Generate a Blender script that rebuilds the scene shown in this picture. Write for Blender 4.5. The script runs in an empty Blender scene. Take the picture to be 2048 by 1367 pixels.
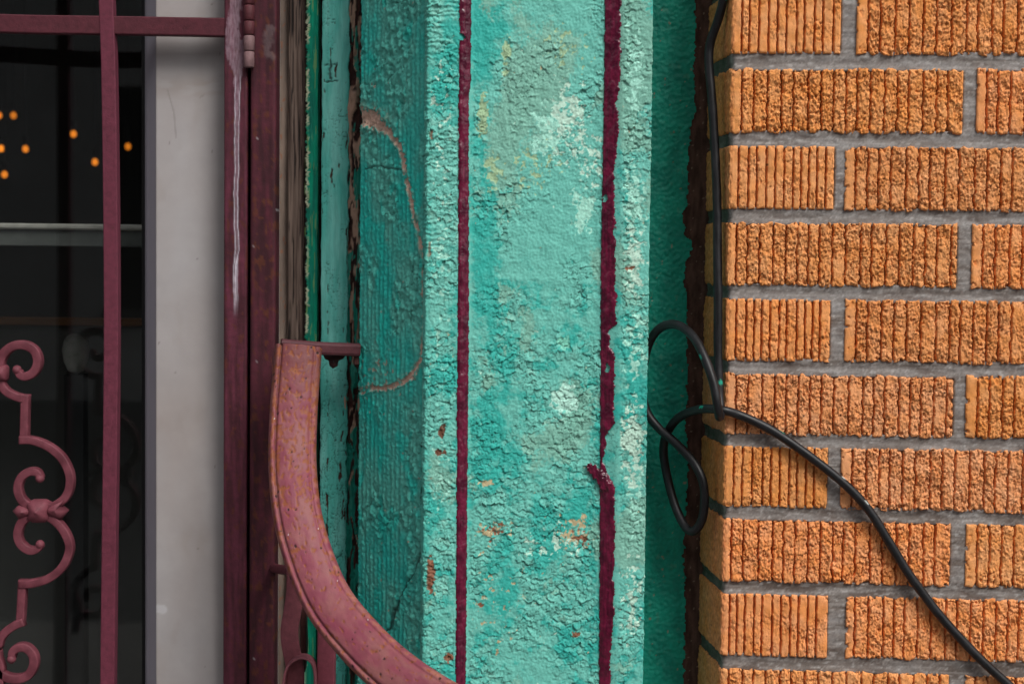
import bpy, math
import numpy as np
from mathutils import Matrix, Vector

SC = bpy.context.scene
COL = SC.collection

# ------------------------------------------------------------------ camera
FPX = 3333.0                       # focal length in pixels of a 2048 px wide frame
PITCH, ROLL = math.radians(-3.0), math.radians(0.62)
CAM = np.array([0.0, -1.5, 1.2286])
cam_d = bpy.data.cameras.new('camera')
cam_d.sensor_width = 36.0
cam_d.lens = 36.0 * FPX / 2048.0
cam_d.clip_start, cam_d.clip_end = 0.02, 400.0
cam_d.dof.use_dof = True
cam_d.dof.focus_distance = 1.54
cam_d.dof.aperture_fstop = 10.0
cam = bpy.data.objects.new('camera', cam_d)
COL.objects.link(cam)
RM = Matrix.Rotation(math.pi/2 + PITCH, 4, 'X') @ Matrix.Rotation(ROLL, 4, 'Z')
cam.matrix_world = Matrix.Translation(CAM.tolist()) @ RM
SC.camera = cam
R3 = np.array(RM.to_3x3())

# ------------------------------------------------------------------ sky, sun, exposure
SUN_DIR = Vector((0.40, -0.58, 0.71)).normalized()          # towards the sun
world = bpy.data.worlds.new('World'); SC.world = world; world.use_nodes = True
wn, wl = world.node_tree.nodes, world.node_tree.links
wn.clear()
sky = wn.new('ShaderNodeTexSky'); sky.sky_type = 'NISHITA'; sky.sun_disc = False
sky.sun_elevation = math.asin(SUN_DIR.z)
sky.sun_rotation = math.atan2(SUN_DIR.x, SUN_DIR.y)
sky.air_density, sky.dust_density, sky.ozone_density = 1.0, 4.0, 1.0
hs = wn.new('ShaderNodeHueSaturation'); hs.inputs['Saturation'].default_value = 0.16   # overcast
bg = wn.new('ShaderNodeBackground'); bg.inputs['Strength'].default_value = 0.100
wo = wn.new('ShaderNodeOutputWorld')
wl.new(sky.outputs[0], hs.inputs['Color']); wl.new(hs.outputs[0], bg.inputs[0]); wl.new(bg.outputs[0], wo.inputs[0])
sun_d = bpy.data.lights.new('sun', 'SUN'); sun_d.energy = 1.5; sun_d.angle = math.radians(24); sun_d.color = (1.0, 0.965, 0.91)
sun = bpy.data.objects.new('sun', sun_d); COL.objects.link(sun)
sun.rotation_euler = SUN_DIR.to_track_quat('Z', 'Y').to_euler()
sun.location = (2, -4, 5)
vs = SC.view_settings
vs.view_transform = 'Standard'; vs.look = 'None'; vs.gamma = 1.0; vs.use_curve_mapping = False
vs.exposure = 0.42
SC.cycles.max_bounces = 6

# ------------------------------------------------------------------ helpers
def ray(px, py):
    d = np.array([(px-1024)/FPX, -(py-683.5)/FPX, -1.0])
    return R3 @ d
def W(px, py, Y):
    d = ray(px, py); return CAM + d*((Y-CAM[1])/d[1])
def X(px, Y, py=683.5): return W(px, py, Y)[0]
def proj(x, y, z):
    q = np.stack([x-CAM[0], y-CAM[1], z-CAM[2]], -1) @ R3
    return 1024 + FPX*q[..., 0]/-q[..., 2], 683.5 - FPX*q[..., 1]/-q[..., 2]
def srgb(r, g, b):
    c = np.array([r, g, b], float)/255
    return np.where(c < 0.04045, c/12.92, ((c+0.055)/1.055)**2.4)
def mix(a, b, t):
    t = np.clip(t, 0, 1)[..., None]; return a*(1-t) + b*t
def sst(a, b, x):
    t = np.clip((x-a)/(b-a), 0, 1); return t*t*(3-2*t)

_G = np.random.RandomState(7).rand(256)*2*np.pi
_GX, _GY = np.cos(_G), np.sin(_G)
def _hash(ix, iy, seed):
    with np.errstate(over='ignore'):
        n = (ix.astype(np.int64)*374761393 + iy.astype(np.int64)*668265263 + seed*974711).astype(np.uint32)
        n = (n ^ (n >> np.uint32(13)))*np.uint32(1274126177)
        n = (n ^ (n >> np.uint32(16)))*np.uint32(2246822519)
        return n ^ (n >> np.uint32(15))
def noise(x, y, seed=0):
    x, y = np.broadcast_arrays(np.asarray(x, float), np.asarray(y, float))
    ix, iy = np.floor(x), np.floor(y); fx, fy = x-ix, y-iy
    ux, uy = fx*fx*fx*(fx*(fx*6-15)+10), fy*fy*fy*(fy*(fy*6-15)+10)
    def g(dx, dy):
        h = _hash(ix+dx, iy+dy, seed) & np.uint32(255)
        return _GX[h]*(fx-dx) + _GY[h]*(fy-dy)
    a = g(0, 0)*(1-ux) + g(1, 0)*ux; b = g(0, 1)*(1-ux) + g(1, 1)*ux
    return (a*(1-uy) + b*uy)*1.5
def fbm(x, y, o=4, seed=0, gain=0.5):
    r, a, f = 0, 1.0, 1.0
    for i in range(o):
        r = r + a*noise(x*f, y*f, seed+i*17); a *= gain; f *= 2.03
    return r
def worley(x, y, seed=0, jit=0.9):
    ix, iy = np.floor(x), np.floor(y)
    F1 = np.full(x.shape, 9.0); F2 = F1.copy(); idv = np.zeros(x.shape, np.uint32)
    ox = np.zeros(x.shape); oy = ox.copy()
    for dx in (-1, 0, 1):
        for dy in (-1, 0, 1):
            h = _hash(ix+dx, iy+dy, seed)
            cx = ix+dx+0.5+jit*((h & np.uint32(1023))/1023.0-0.5)
            cy = iy+dy+0.5+jit*(((h >> np.uint32(10)) & np.uint32(1023))/1023.0-0.5)
            d = np.hypot(x-cx, y-cy); m = d < F1
            F2 = np.where(m, F1, np.minimum(F2, d)); F1 = np.where(m, d, F1)
            idv = np.where(m, h, idv); ox = np.where(m, x-cx, ox); oy = np.where(m, y-cy, oy)
    return F1, F2, idv, ox, oy
def rnd(idv, k): return (_hash(idv.astype(np.int64), np.full(idv.shape, k), 91) & np.uint32(4095))/4095.0

def link_mesh(name, verts, faces, mat, parent=None, color=None, smooth=True, root_loc=None):
    me = bpy.data.meshes.new(name)
    verts = np.asarray(verts, np.float32).reshape(-1, 3)
    if isinstance(faces, np.ndarray):
        nf, k = faces.shape
        me.vertices.add(len(verts)); me.vertices.foreach_set('co', verts.ravel())
        me.loops.add(nf*k); me.loops.foreach_set('vertex_index', faces.astype(np.int32).ravel())
        me.polygons.add(nf)
        me.polygons.foreach_set('loop_start', np.arange(0, nf*k, k, dtype=np.int32))
        me.polygons.foreach_set('loop_total', np.full(nf, k, np.int32))
        me.update(calc_edges=True)
    else:
        me.from_pydata(verts.tolist(), [], faces); me.update()
    me.polygons.foreach_set('use_smooth', np.full(len(me.polygons), smooth, bool))
    if color is not None:
        a = me.color_attributes.new('Col', 'FLOAT_COLOR', 'POINT')
        c = np.ones((len(verts), 4), np.float32)
        c[:, :3] = np.broadcast_to(np.asarray(color, np.float32), (len(verts), 3)) if np.ndim(color) == 1 else np.asarray(color, np.float32).reshape(-1, 3)
        a.data.foreach_set('color', c.ravel())
    me.materials.append(mat)
    o = bpy.data.objects.new(name, me); COL.objects.link(o)
    if parent is not None: attach(o, parent)
    return o
def world_loc(o):
    v = Vector(o.location)
    if o.parent: v = v + world_loc(o.parent) + Vector(o.matrix_parent_inverse.translation)
    return v
def attach(o, parent):
    o.parent = parent
    o.matrix_parent_inverse = Matrix.Translation(-world_loc(parent))
def tag(o, label=None, cat=None, group=None, kind=None):
    for k, v in (('label', label), ('category', cat), ('group', group), ('kind', kind)):
        if v: o[k] = v
    return o
def thing(name, loc, label, cat, group=None):
    o = bpy.data.objects.new(name, None); COL.objects.link(o); o.location = loc; o.empty_display_size = 0.05
    return tag(o, label, cat, group)

def grid_faces(m, n, off=0):
    i = np.arange(m-1)[:, None]*n + np.arange(n-1)[None, :] + off
    return np.stack([i, i+1, i+n+1, i+n], -1).reshape(-1, 4)
def ring_faces(m, n):
    i = np.arange(m-1)[:, None]*n; a = np.arange(n)[None, :]; b = (a+1) % n
    return np.stack([i+a, i+b, i+n+b, i+n+a], -1).reshape(-1, 4)

def path(pts, ds, smooth=0.0):
    """resample an x,y polyline at step ds; returns points and outward normals"""
    p = np.array(pts, float); L = np.r_[0, np.cumsum(np.hypot(*np.diff(p, axis=0).T))]
    n = max(2, int(round(L[-1]/ds))+1); s = np.linspace(0, L[-1], n)
    q = np.stack([np.interp(s, L, p[:, 0]), np.interp(s, L, p[:, 1])], 1)
    if smooth > 0:
        k = int(max(1, smooth/ds)); w = np.hanning(2*k+3)[1:-1]; w /= w.sum()
        qq = np.pad(q, ((k, k), (0, 0)), mode='edge')
        q2 = np.stack([np.convolve(qq[:, i], w, 'valid') for i in (0, 1)], 1)
        q2[0], q2[-1] = q[0], q[-1]; q = q2
    t = np.gradient(q, axis=0); t /= np.maximum(np.hypot(t[:, 0], t[:, 1]), 1e-9)[:, None]
    return q, np.stack([t[:, 1], -t[:, 0]], 1), s
def zrange(z0, z1, dz, lo, hi, coarse=0.04):
    a = np.arange(lo, z0, coarse) if lo < z0 else np.array([])
    b = np.arange(z0, z1, dz)
    c = np.r_[np.arange(z1, hi, coarse), hi] if hi > z1 else np.array([z1])
    return np.r_[a, b, c]
def sheet(name, q, nr, zs, H, color, mat, parent=None, mask=None, dx=None, dz=None, skirt=None):
    """vertical relief sheet: profile q(x,y) with normals nr, displaced by H(z,s) metres"""
    m, n = len(zs), len(q)
    H = np.broadcast_to(H, (m, n)); color = np.broadcast_to(color, (m, n, 3))
    x = q[None, :, 0] + nr[None, :, 0]*H; y = q[None, :, 1] + nr[None, :, 1]*H
    z = np.broadcast_to(zs[:, None], (m, n)).copy()
    if dx is not None: x = x + dx
    if dz is not None: z = z + dz
    V = np.stack([x, y, z], -1); C = color
    if skirt:
        def back(a, k): 
            b = a.copy(); b[..., 0] -= k[..., 0]*skirt; b[..., 1] -= k[..., 1]*skirt; return b
        nn = np.broadcast_to(nr[None], (m, n, 2))
        V = np.concatenate([back(V[:1], nn[:1]), V, back(V[-1:], nn[-1:])], 0)
        C = np.concatenate([C[:1], C, C[-1:]], 0)
        n2 = np.broadcast_to(nr[None], (m+2, n, 2))
        V = np.concatenate([back(V[:, :1], n2[:, :1]), V, back(V[:, -1:], n2[:, -1:])], 1)
        C = np.concatenate([C[:, :1], C, C[:, -1:]], 1)
        m, n = m+2, n+2
    F = grid_faces(m, n)
    if mask is not None:
        mk = mask[:-1, :-1] & mask[1:, :-1] & mask[:-1, 1:] & mask[1:, 1:]
        F = F[mk.ravel()]
    V, C = V.reshape(-1, 3), C.reshape(-1, 3)
    if mask is not None:
        u = np.unique(F); r = np.full(len(V), -1); r[u] = np.arange(len(u)); V, C, F = V[u], C[u], r[F]
    return link_mesh(name, V, F, mat, parent, C)

def spline(P, step):
    """Catmull-Rom through points (rows, any dim), resampled at about `step`"""
    P = np.asarray(P, float); Q = np.r_[[2*P[0]-P[1]], P, [2*P[-1]-P[-2]]]
    out = []
    for i in range(1, len(Q)-2):
        t = np.linspace(0, 1, 24, endpoint=False)[:, None]
        a, b, c, d = Q[i-1], Q[i], Q[i+1], Q[i+2]
        out.append(0.5*(2*b + (c-a)*t + (2*a-5*b+4*c-d)*t*t + (3*b-a-3*c+d)*t**3))
    out = np.concatenate(out + [P[-1:]]); L = np.r_[0, np.cumsum(np.linalg.norm(np.diff(out[:, :3], axis=0), axis=1))]
    s = np.linspace(0, L[-1], max(3, int(L[-1]/step)+1))
    return np.stack([np.interp(s, L, out[:, k]) for k in range(out.shape[1])], 1), s
def frames(P, ref):
    T = np.gradient(P, axis=0); T /= np.linalg.norm(T, axis=1)[:, None]
    N = ref - (T*ref).sum(1)[:, None]*T if np.ndim(ref) == 1 else ref - (T*ref).sum(1)[:, None]*T
    N /= np.linalg.norm(N, axis=1)[:, None]
    return T, N, np.cross(T, N)
def transport(P):
    T = np.gradient(P, axis=0); T /= np.linalg.norm(T, axis=1)[:, None]
    N = np.zeros_like(T); v = np.array([0, -1, 0.0]); 
    for i in range(len(P)):
        v = v - v.dot(T[i])*T[i]; v /= np.linalg.norm(v); N[i] = v
    return T, N, np.cross(T, N)
def sweep(name, P, N, S, prof, mat, parent=None, color=None, scale=None, cap=True, smooth=True):
    """closed profile prof[(side, normal)] swept along P; scale per station"""
    prof = np.asarray(prof, float); m, n = len(P), len(prof)
    sc = np.ones(m) if scale is None else scale
    if prof.ndim == 2: pr = np.broadcast_to(prof[None], (m, n, 2))
    else: pr = prof; n = prof.shape[1]
    V = P[:, None] + S[:, None]*pr[..., :1]*sc[:, None, None] + N[:, None]*pr[..., 1:]*sc[:, None, None]
    F = ring_faces(m, n)
    V = V.reshape(-1, 3)
    Cc = None
    if color is not None:
        Cc = np.broadcast_to(color, (m, n, 3)).reshape(-1, 3)
    if cap:
        c0, c1 = V[:n].mean(0), V[-n:].mean(0); k = len(V)
        V = np.r_[V, [c0], [c1]]
        a = np.arange(n); b = (a+1) % n
        F0 = np.stack([b, a, np.full(n, k)], 1); F1 = np.stack([a+(m-1)*n, b+(m-1)*n, np.full(n, k+1)], 1)
        fl = F.tolist() + F0.tolist() + F1.tolist()
        if Cc is not None: Cc = np.r_[Cc, Cc[:1], Cc[-1:]]
        o = link_mesh(name, V, fl, mat, parent, Cc, smooth)
    else:
        o = link_mesh(name, V, F, mat, parent, Cc, smooth)
    return o
def rrect(w, d, r, seg=3, fine=None):
    """rounded rectangle ring, side x normal, counter-clockwise"""
    pts = []
    for cx, cy, a0 in ((w/2-r, d/2-r, 0), (-w/2+r, d/2-r, 90), (-w/2+r, -d/2+r, 180), (w/2-r, -d/2+r, 270)):
        for i in range(seg+1):
            a = math.radians(a0 + 90*i/seg); pts.append((cx+r*math.cos(a), cy+r*math.sin(a)))
    p = np.array(pts)
    if fine:
        q = np.r_[p, p[:1]]; L = np.r_[0, np.cumsum(np.linalg.norm(np.diff(q, axis=0), axis=1))]
        s = np.linspace(0, L[-1], int(L[-1]/fine), endpoint=False)
        p = np.stack([np.interp(s, L, q[:, 0]), np.interp(s, L, q[:, 1])], 1)
    return p
def circle(r, n=14):
    a = np.arange(n)*2*np.pi/n; return np.stack([r*np.cos(a), r*np.sin(a)], 1)
def box(name, lo, hi, mat, parent=None, bevel=0.0, color=None):
    x0, y0, z0 = lo; x1, y1, z1 = hi
    if bevel <= 0:
        V = [(x0,y0,z0),(x1,y0,z0),(x1,y1,z0),(x0,y1,z0),(x0,y0,z1),(x1,y0,z1),(x1,y1,z1),(x0,y1,z1)]
        F = [(0,3,2,1),(4,5,6,7),(0,1,5,4),(1,2,6,5),(2,3,7,6),(3,0,4,7)]
        return link_mesh(name, V, F, mat, parent, color, smooth=False)
    P = np.array([[(x0+x1)/2, (y0+y1)/2, z] for z in (z0, z0+bevel, z1-bevel, z1)])
    pr = rrect(x1-x0, y1-y0, bevel, 2)
    pr4 = np.stack([pr*(1-2*bevel/np.array([x1-x0, y1-y0])), pr, pr, pr*(1-2*bevel/np.array([x1-x0, y1-y0]))])
    N = np.tile([0., -1, 0], (4, 1)); S = np.tile([1., 0, 0], (4, 1))
    return sweep(name, P, N, S, pr4, mat, parent, color, smooth=False)

# ------------------------------------------------------------------ materials
def nodes(name):
    m = bpy.data.materials.new(name); m.use_nodes = True
    nt = m.node_tree; b = nt.nodes['Principled BSDF']; return m, nt, b
def surf(name, color=None, rough=0.7, spec=0.4, var=0.25, vscale=60, bumps=((900, 0.3, 0.0004),), rust=None, stretch=(1, 1, 1), rvar=0.15, metal=0.0):
    """procedural surface: base colour from the Col attribute or `color`, mottled by noise; bump layers"""
    m, nt, b = nodes(name); N, L = nt.nodes, nt.links
    tc = N.new('ShaderNodeTexCoord'); mp = N.new('ShaderNodeMapping'); mp.inputs['Scale'].default_value = stretch
    L.new(tc.outputs['Object'], mp.inputs[0])
    if color is None:
        at = N.new('ShaderNodeAttribute'); at.attribute_name = 'Col'; base = at.outputs['Color']
    else:
        rgb = N.new('ShaderNodeRGB'); rgb.outputs[0].default_value = (*color, 1); base = rgb.outputs[0]
    nz = N.new('ShaderNodeTexNoise'); nz.inputs['Scale'].default_value = vscale; nz.inputs['Detail'].default_value = 6; nz.inputs['Roughness'].default_value = 0.65
    L.new(mp.outputs[0], nz.inputs['Vector'])
    mr = N.new('ShaderNodeMapRange'); mr.inputs['From Min'].default_value = 0.25; mr.inputs['From Max'].default_value = 0.75
    mr.inputs['To Min'].default_value = 1-var; mr.inputs['To Max'].default_value = 1+var
    L.new(nz.outputs['Fac'], mr.inputs[0])
    mu = N.new('ShaderNodeVectorMath'); mu.operation = 'SCALE'
    L.new(base, mu.inputs[0]); L.new(mr.outputs[0], mu.inputs['Scale']); out = mu.outputs[0]
    rr = N.new('ShaderNodeMapRange'); rr.inputs['To Min'].default_value = rough-rvar; rr.inputs['To Max'].default_value = rough+rvar
    L.new(nz.outputs['Fac'], rr.inputs[0]); rsock = rr.outputs[0]
    if rust:
        n2 = N.new('ShaderNodeTexNoise'); n2.inputs['Scale'].default_value = rust[0]; n2.inputs['Detail'].default_value = 8; n2.inputs['Roughness'].default_value = 0.7
        L.new(tc.outputs['Object'], n2.inputs['Vector'])
        cr = N.new('ShaderNodeMapRange'); cr.inputs['From Min'].default_value = rust[1]; cr.inputs['From Max'].default_value = rust[1]+0.05
        L.new(n2.outputs['Fac'], cr.inputs[0])
        mx = N.new('ShaderNodeMix'); mx.data_type = 'RGBA'
        L.new(cr.outputs[0], mx.inputs['Factor']); L.new(out, mx.inputs[6]); mx.inputs[7].default_value = (*rust[2], 1)
        out = mx.outputs[2]
    L.new(out, b.inputs['Base Color']); L.new(rsock, b.inputs['Roughness'])
    b.inputs['Specular IOR Level'].default_value = spec; b.inputs['Metallic'].default_value = metal
    prev = None
    for i, (s, st, dist) in enumerate(bumps):
        nb = N.new('ShaderNodeTexNoise'); nb.inputs['Scale'].default_value = s; nb.inputs['Detail'].default_value = 5; nb.inputs['Roughness'].default_value = 0.6
        L.new(mp.outputs[0], nb.inputs['Vector'])
        bp = N.new('ShaderNodeBump'); bp.inputs['Strength'].default_value = st; bp.inputs['Distance'].default_value = dist
        L.new(nb.outputs['Fac'], bp.inputs['Height'])
        if prev: L.new(prev, bp.inputs['Normal'])
        prev = bp.outputs[0]
    if prev: L.new(prev, b.inputs['Normal'])
    return m
M = {}
M['brick'] = surf('brick_clay', rough=0.92, spec=0.2, var=0.16, vscale=240, bumps=((1100, 0.7, 0.0008), (2600, 0.5, 0.0003)))
M['mortar'] = surf('mortar', rough=0.92, spec=0.2, var=0.22, vscale=500, bumps=((1500, 0.6, 0.0005),))
M['teal'] = surf('teal_paint', rough=0.62, spec=0.35, var=0.10, vscale=300, bumps=((1400, 0.5, 0.0004), (420, 0.25, 0.0007)))
M['darkteal'] = surf('dark_teal_paint', rough=0.6, spec=0.35, var=0.14, vscale=300, bumps=((1200, 0.5, 0.0005), (420, 0.3, 0.0008)))
M['stripe'] = surf('maroon_gloss', rough=0.24, spec=0.5, var=0.15, vscale=300, bumps=((420, 0.35, 0.0008),), rvar=0.1)
M['wood'] = surf('frame_wood', rough=0.75, spec=0.25, var=0.18, vscale=300, stretch=(1, 1, 0.12), bumps=((900, 0.5, 0.0006),))
M['iron'] = surf('maroon_iron', rough=0.62, spec=0.3, var=0.30, vscale=160, bumps=((700, 0.4, 0.0006), (160, 0.3, 0.001)), rust=(190, 0.66, (0.06, 0.022, 0.015)))
M['rail'] = surf('handrail_paint', rough=0.58, spec=0.32, var=0.12, vscale=120, bumps=((800, 0.3, 0.0005), (150, 0.2, 0.001)))
M['cable'] = surf('cable_rubber', rough=0.44, spec=0.35, var=0.2, vscale=120, bumps=((900, 0.2, 0.0003),))
M['jamb'] = surf('grey_aluminium_paint', rough=0.5, spec=0.35, var=0.06, vscale=40, bumps=((2500, 0.15, 0.0002),))
M['edge'] = surf('grey_edge', srgb(112, 106, 116), rough=0.45, var=0.06, bumps=((2500, 0.1, 0.0002),))
M['black'] = surf('black_gasket', (0.006, 0.006, 0.007), rough=0.6, bumps=())
M['room'] = surf('room_paint', (0.07, 0.068, 0.065), rough=0.9, vscale=3, bumps=())
M['counter'] = surf('counter_wood', (0.12, 0.05, 0.018), rough=0.5, vscale=20, stretch=(0.2, 1, 1), bumps=())
M['pale'] = surf('pale_metal', (0.62, 0.58, 0.54), rough=0.35, bumps=())
M['greyband'] = surf('grey_board', (0.15, 0.155, 0.15), rough=0.6, bumps=())
M['white'] = surf('pale_reflection_white', (0.36, 0.35, 0.33), rough=0.3, bumps=())  # only on the form made up for a pale reflection
M['pave'] = surf('pavement_concrete', (0.16, 0.155, 0.15), rough=0.9, vscale=6, bumps=((200, 0.4, 0.002),))
M['asphalt'] = surf('asphalt', (0.05, 0.05, 0.052), rough=0.9, vscale=5, bumps=((300, 0.5, 0.003),))
M['far'] = surf('far_facade', (0.62, 0.61, 0.60), rough=0.9, vscale=1.5, bumps=())
def glass_mat():
    m, nt, b = nodes('window_glass'); nt.nodes.remove(b)
    t = nt.nodes.new('ShaderNodeBsdfTransparent'); t.inputs[0].default_value = (0.86, 0.88, 0.87, 1)
    g = nt.nodes.new('ShaderNodeBsdfGlossy'); g.inputs['Roughness'].default_value = 0.012
    f = nt.nodes.new('ShaderNodeFresnel'); f.inputs[0].default_value = 1.5
    ge = nt.nodes.new('ShaderNodeNewGeometry'); mr = nt.nodes.new('ShaderNodeMapRange')       # same reflectance on both faces of the pane
    mr.inputs['To Min'].default_value = 1.5; mr.inputs['To Max'].default_value = 1/1.5
    nt.links.new(ge.outputs['Backfacing'], mr.inputs[0]); nt.links.new(mr.outputs[0], f.inputs[0])
    x = nt.nodes.new('ShaderNodeMixShader'); o = nt.nodes['Material Output']
    nt.links.new(f.outputs[0], x.inputs[0]); nt.links.new(t.outputs[0], x.inputs[1]); nt.links.new(g.outputs[0], x.inputs[2]); nt.links.new(x.outputs[0], o.inputs[0])
    return m
M['glass'] = glass_mat()
def glow_mat(name, col, st):
    m, nt, b = nodes(name); b.inputs['Base Color'].default_value = (*col, 1)
    b.inputs['Emission Color'].default_value = (*col, 1); b.inputs['Emission Strength'].default_value = st; return m
for k_, st_ in enumerate((0.6, 0.85, 1.15)): M['bulb%d' % k_] = glow_mat('amber_bulb', (1.0, 0.27, 0.02), st_)

ZV0, ZV1 = 0.800, 1.495           # what the frame can see, plus a margin
ZLO, ZHI = 0.0, 2.4
def cdraw(c): return np.array(c, float)

# ================================================================== SETTING
tag(link_mesh('pavement', [(-8,-3.2,0),(8,-3.2,0),(8,0.6,0),(-8,0.6,0)], [(0,1,2,3)], M['pave'], smooth=False), kind='structure')
tag(box('kerb', (-8,-3.35,-0.14), (8,-3.2,0.0), M['pave']), kind='structure')
tag(link_mesh('road', [(-30,-30,-0.14),(30,-30,-0.14),(30,-3.3,-0.14),(-30,-3.3,-0.14)], [(0,1,2,3)], M['asphalt'], smooth=False), kind='structure')
far = thing('facing_building', (0,-13,-0.14), 'dim grey building across the street mirrored in the dark glass', 'building')
box('wall', (-12,-13.6,-0.14), (12,-13,7.5), M['far'], far)
for i in range(7):
    for j in range(2):
        wx = -9.6+3.0*i; wz = 0.7+3.3*j
        wd = box('window', (wx,-12.995,wz), (wx+1.5,-12.96,wz+2.0), M['black'], far)
        box('window_sill', (wx-0.1,-12.99,wz-0.12), (wx+1.6,-12.9,wz-0.002), M['pave'], wd)

# room behind the glass
YG = 0.300
tag(box('room_wall', (-2.2,3.6,0), (0.6,3.7,2.7), M['room']), kind='structure')
tag(box('room_floor', (-2.2,YG+0.06,-0.05), (0.6,3.6,0.0), M['room']), kind='structure')
tag(box('room_ceiling', (-2.2,YG+0.06,2.7), (0.6,3.7,2.8), M['room']), kind='structure')
tag(box('room_side_wall', (0.6,YG+0.06,0), (0.7,3.7,2.7), M['room']), kind='structure')
tag(box('room_left_wall', (-2.3,YG+0.06,0), (-2.2,3.7,2.7), M['room']), kind='structure')

# ================================================================== BRICK PIER
ANG = math.radians(4.0)
C0 = W(1452, 683.5, 0.0); CX, CY = C0[0], C0[1]
U = np.array([math.cos(ANG), -math.sin(ANG)])
NB = np.array([U[1], -U[0]])
def onwall(px, py):
    d = ray(px, py); n3 = np.array([NB[0], NB[1], 0.0])
    t = ((np.array([CX, CY, 0])-CAM)@n3)/(d@n3); p = CAM+d*t
    return (p[0]-CX)*U[0]+(p[1]-CY)*U[1], p[2]
RET = 0.098; RD = np.array([-0.10, 1.0]); RD /= np.linalg.norm(RD)
BACK = np.array([CX, CY]) + RD*RET
# rows: top px, bottom px at the corner, [joint right-hand ends]
ROWS = [(-17, 108, 'H', 1682, 1714), (140, 266, 'S', 1926, 1954), (294, 419, 'H', 1668, 1690), (448, 573, 'S', 1914, 1944),
        (601, 724, 'H', 1660, 1690), (751, 871, 'S', 1906, 1932), (897, 1016, 'H', 1655, 1682), (1043, 1166, 'S', 1900, 1932),
        (1192, 1315, 'H', 1655, 1692), (1343, 1464, 'S', 1897, 1930)]
pier = thing('brick_pier', (CX+0.3, CY, 0), 'orange brick pier of ribbed bricks with grey mortar beside the green pilaster', 'brick wall')
rows = []
for t, b, k, j0, j1 in ROWS:
    ym = (t+b)/2
    zt, zb = onwall(1600, t-2)[1], onwall(1600, b-1)[1]
    rows.append((zb, zt, k, onwall(j0, ym)[0], onwall(j1, ym)[0], True))
pitch = (rows[0][1]-rows[-1][1])/9; hgt = rows[4][1]-rows[4][0]
k = 0; z = rows[0][1]
while z+pitch < ZHI:
    z += pitch; kk = 'S' if k % 2 == 0 else 'H'; r = rows[0] if kk == 'H' else rows[1]; k += 1
    rows.append((z-hgt, z, kk, r[3], r[4], False))
k = 0; z = rows[9][1]
while z-pitch-hgt > 0.0:
    z -= pitch; kk = 'H' if k % 2 == 0 else 'S'; r = rows[0] if kk == 'H' else rows[1]; k += 1
    rows.append((z-hgt, z, kk, r[3], r[4], False))
STR = 0.203; WALLU = 0.80
rs = np.random.RandomState(11)
CLAY = np.array([0.80, 0.305, 0.088]); CLAY2 = np.array([0.86, 0.44, 0.22]); CLAY3 = np.array([0.52, 0.150, 0.032])
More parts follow.
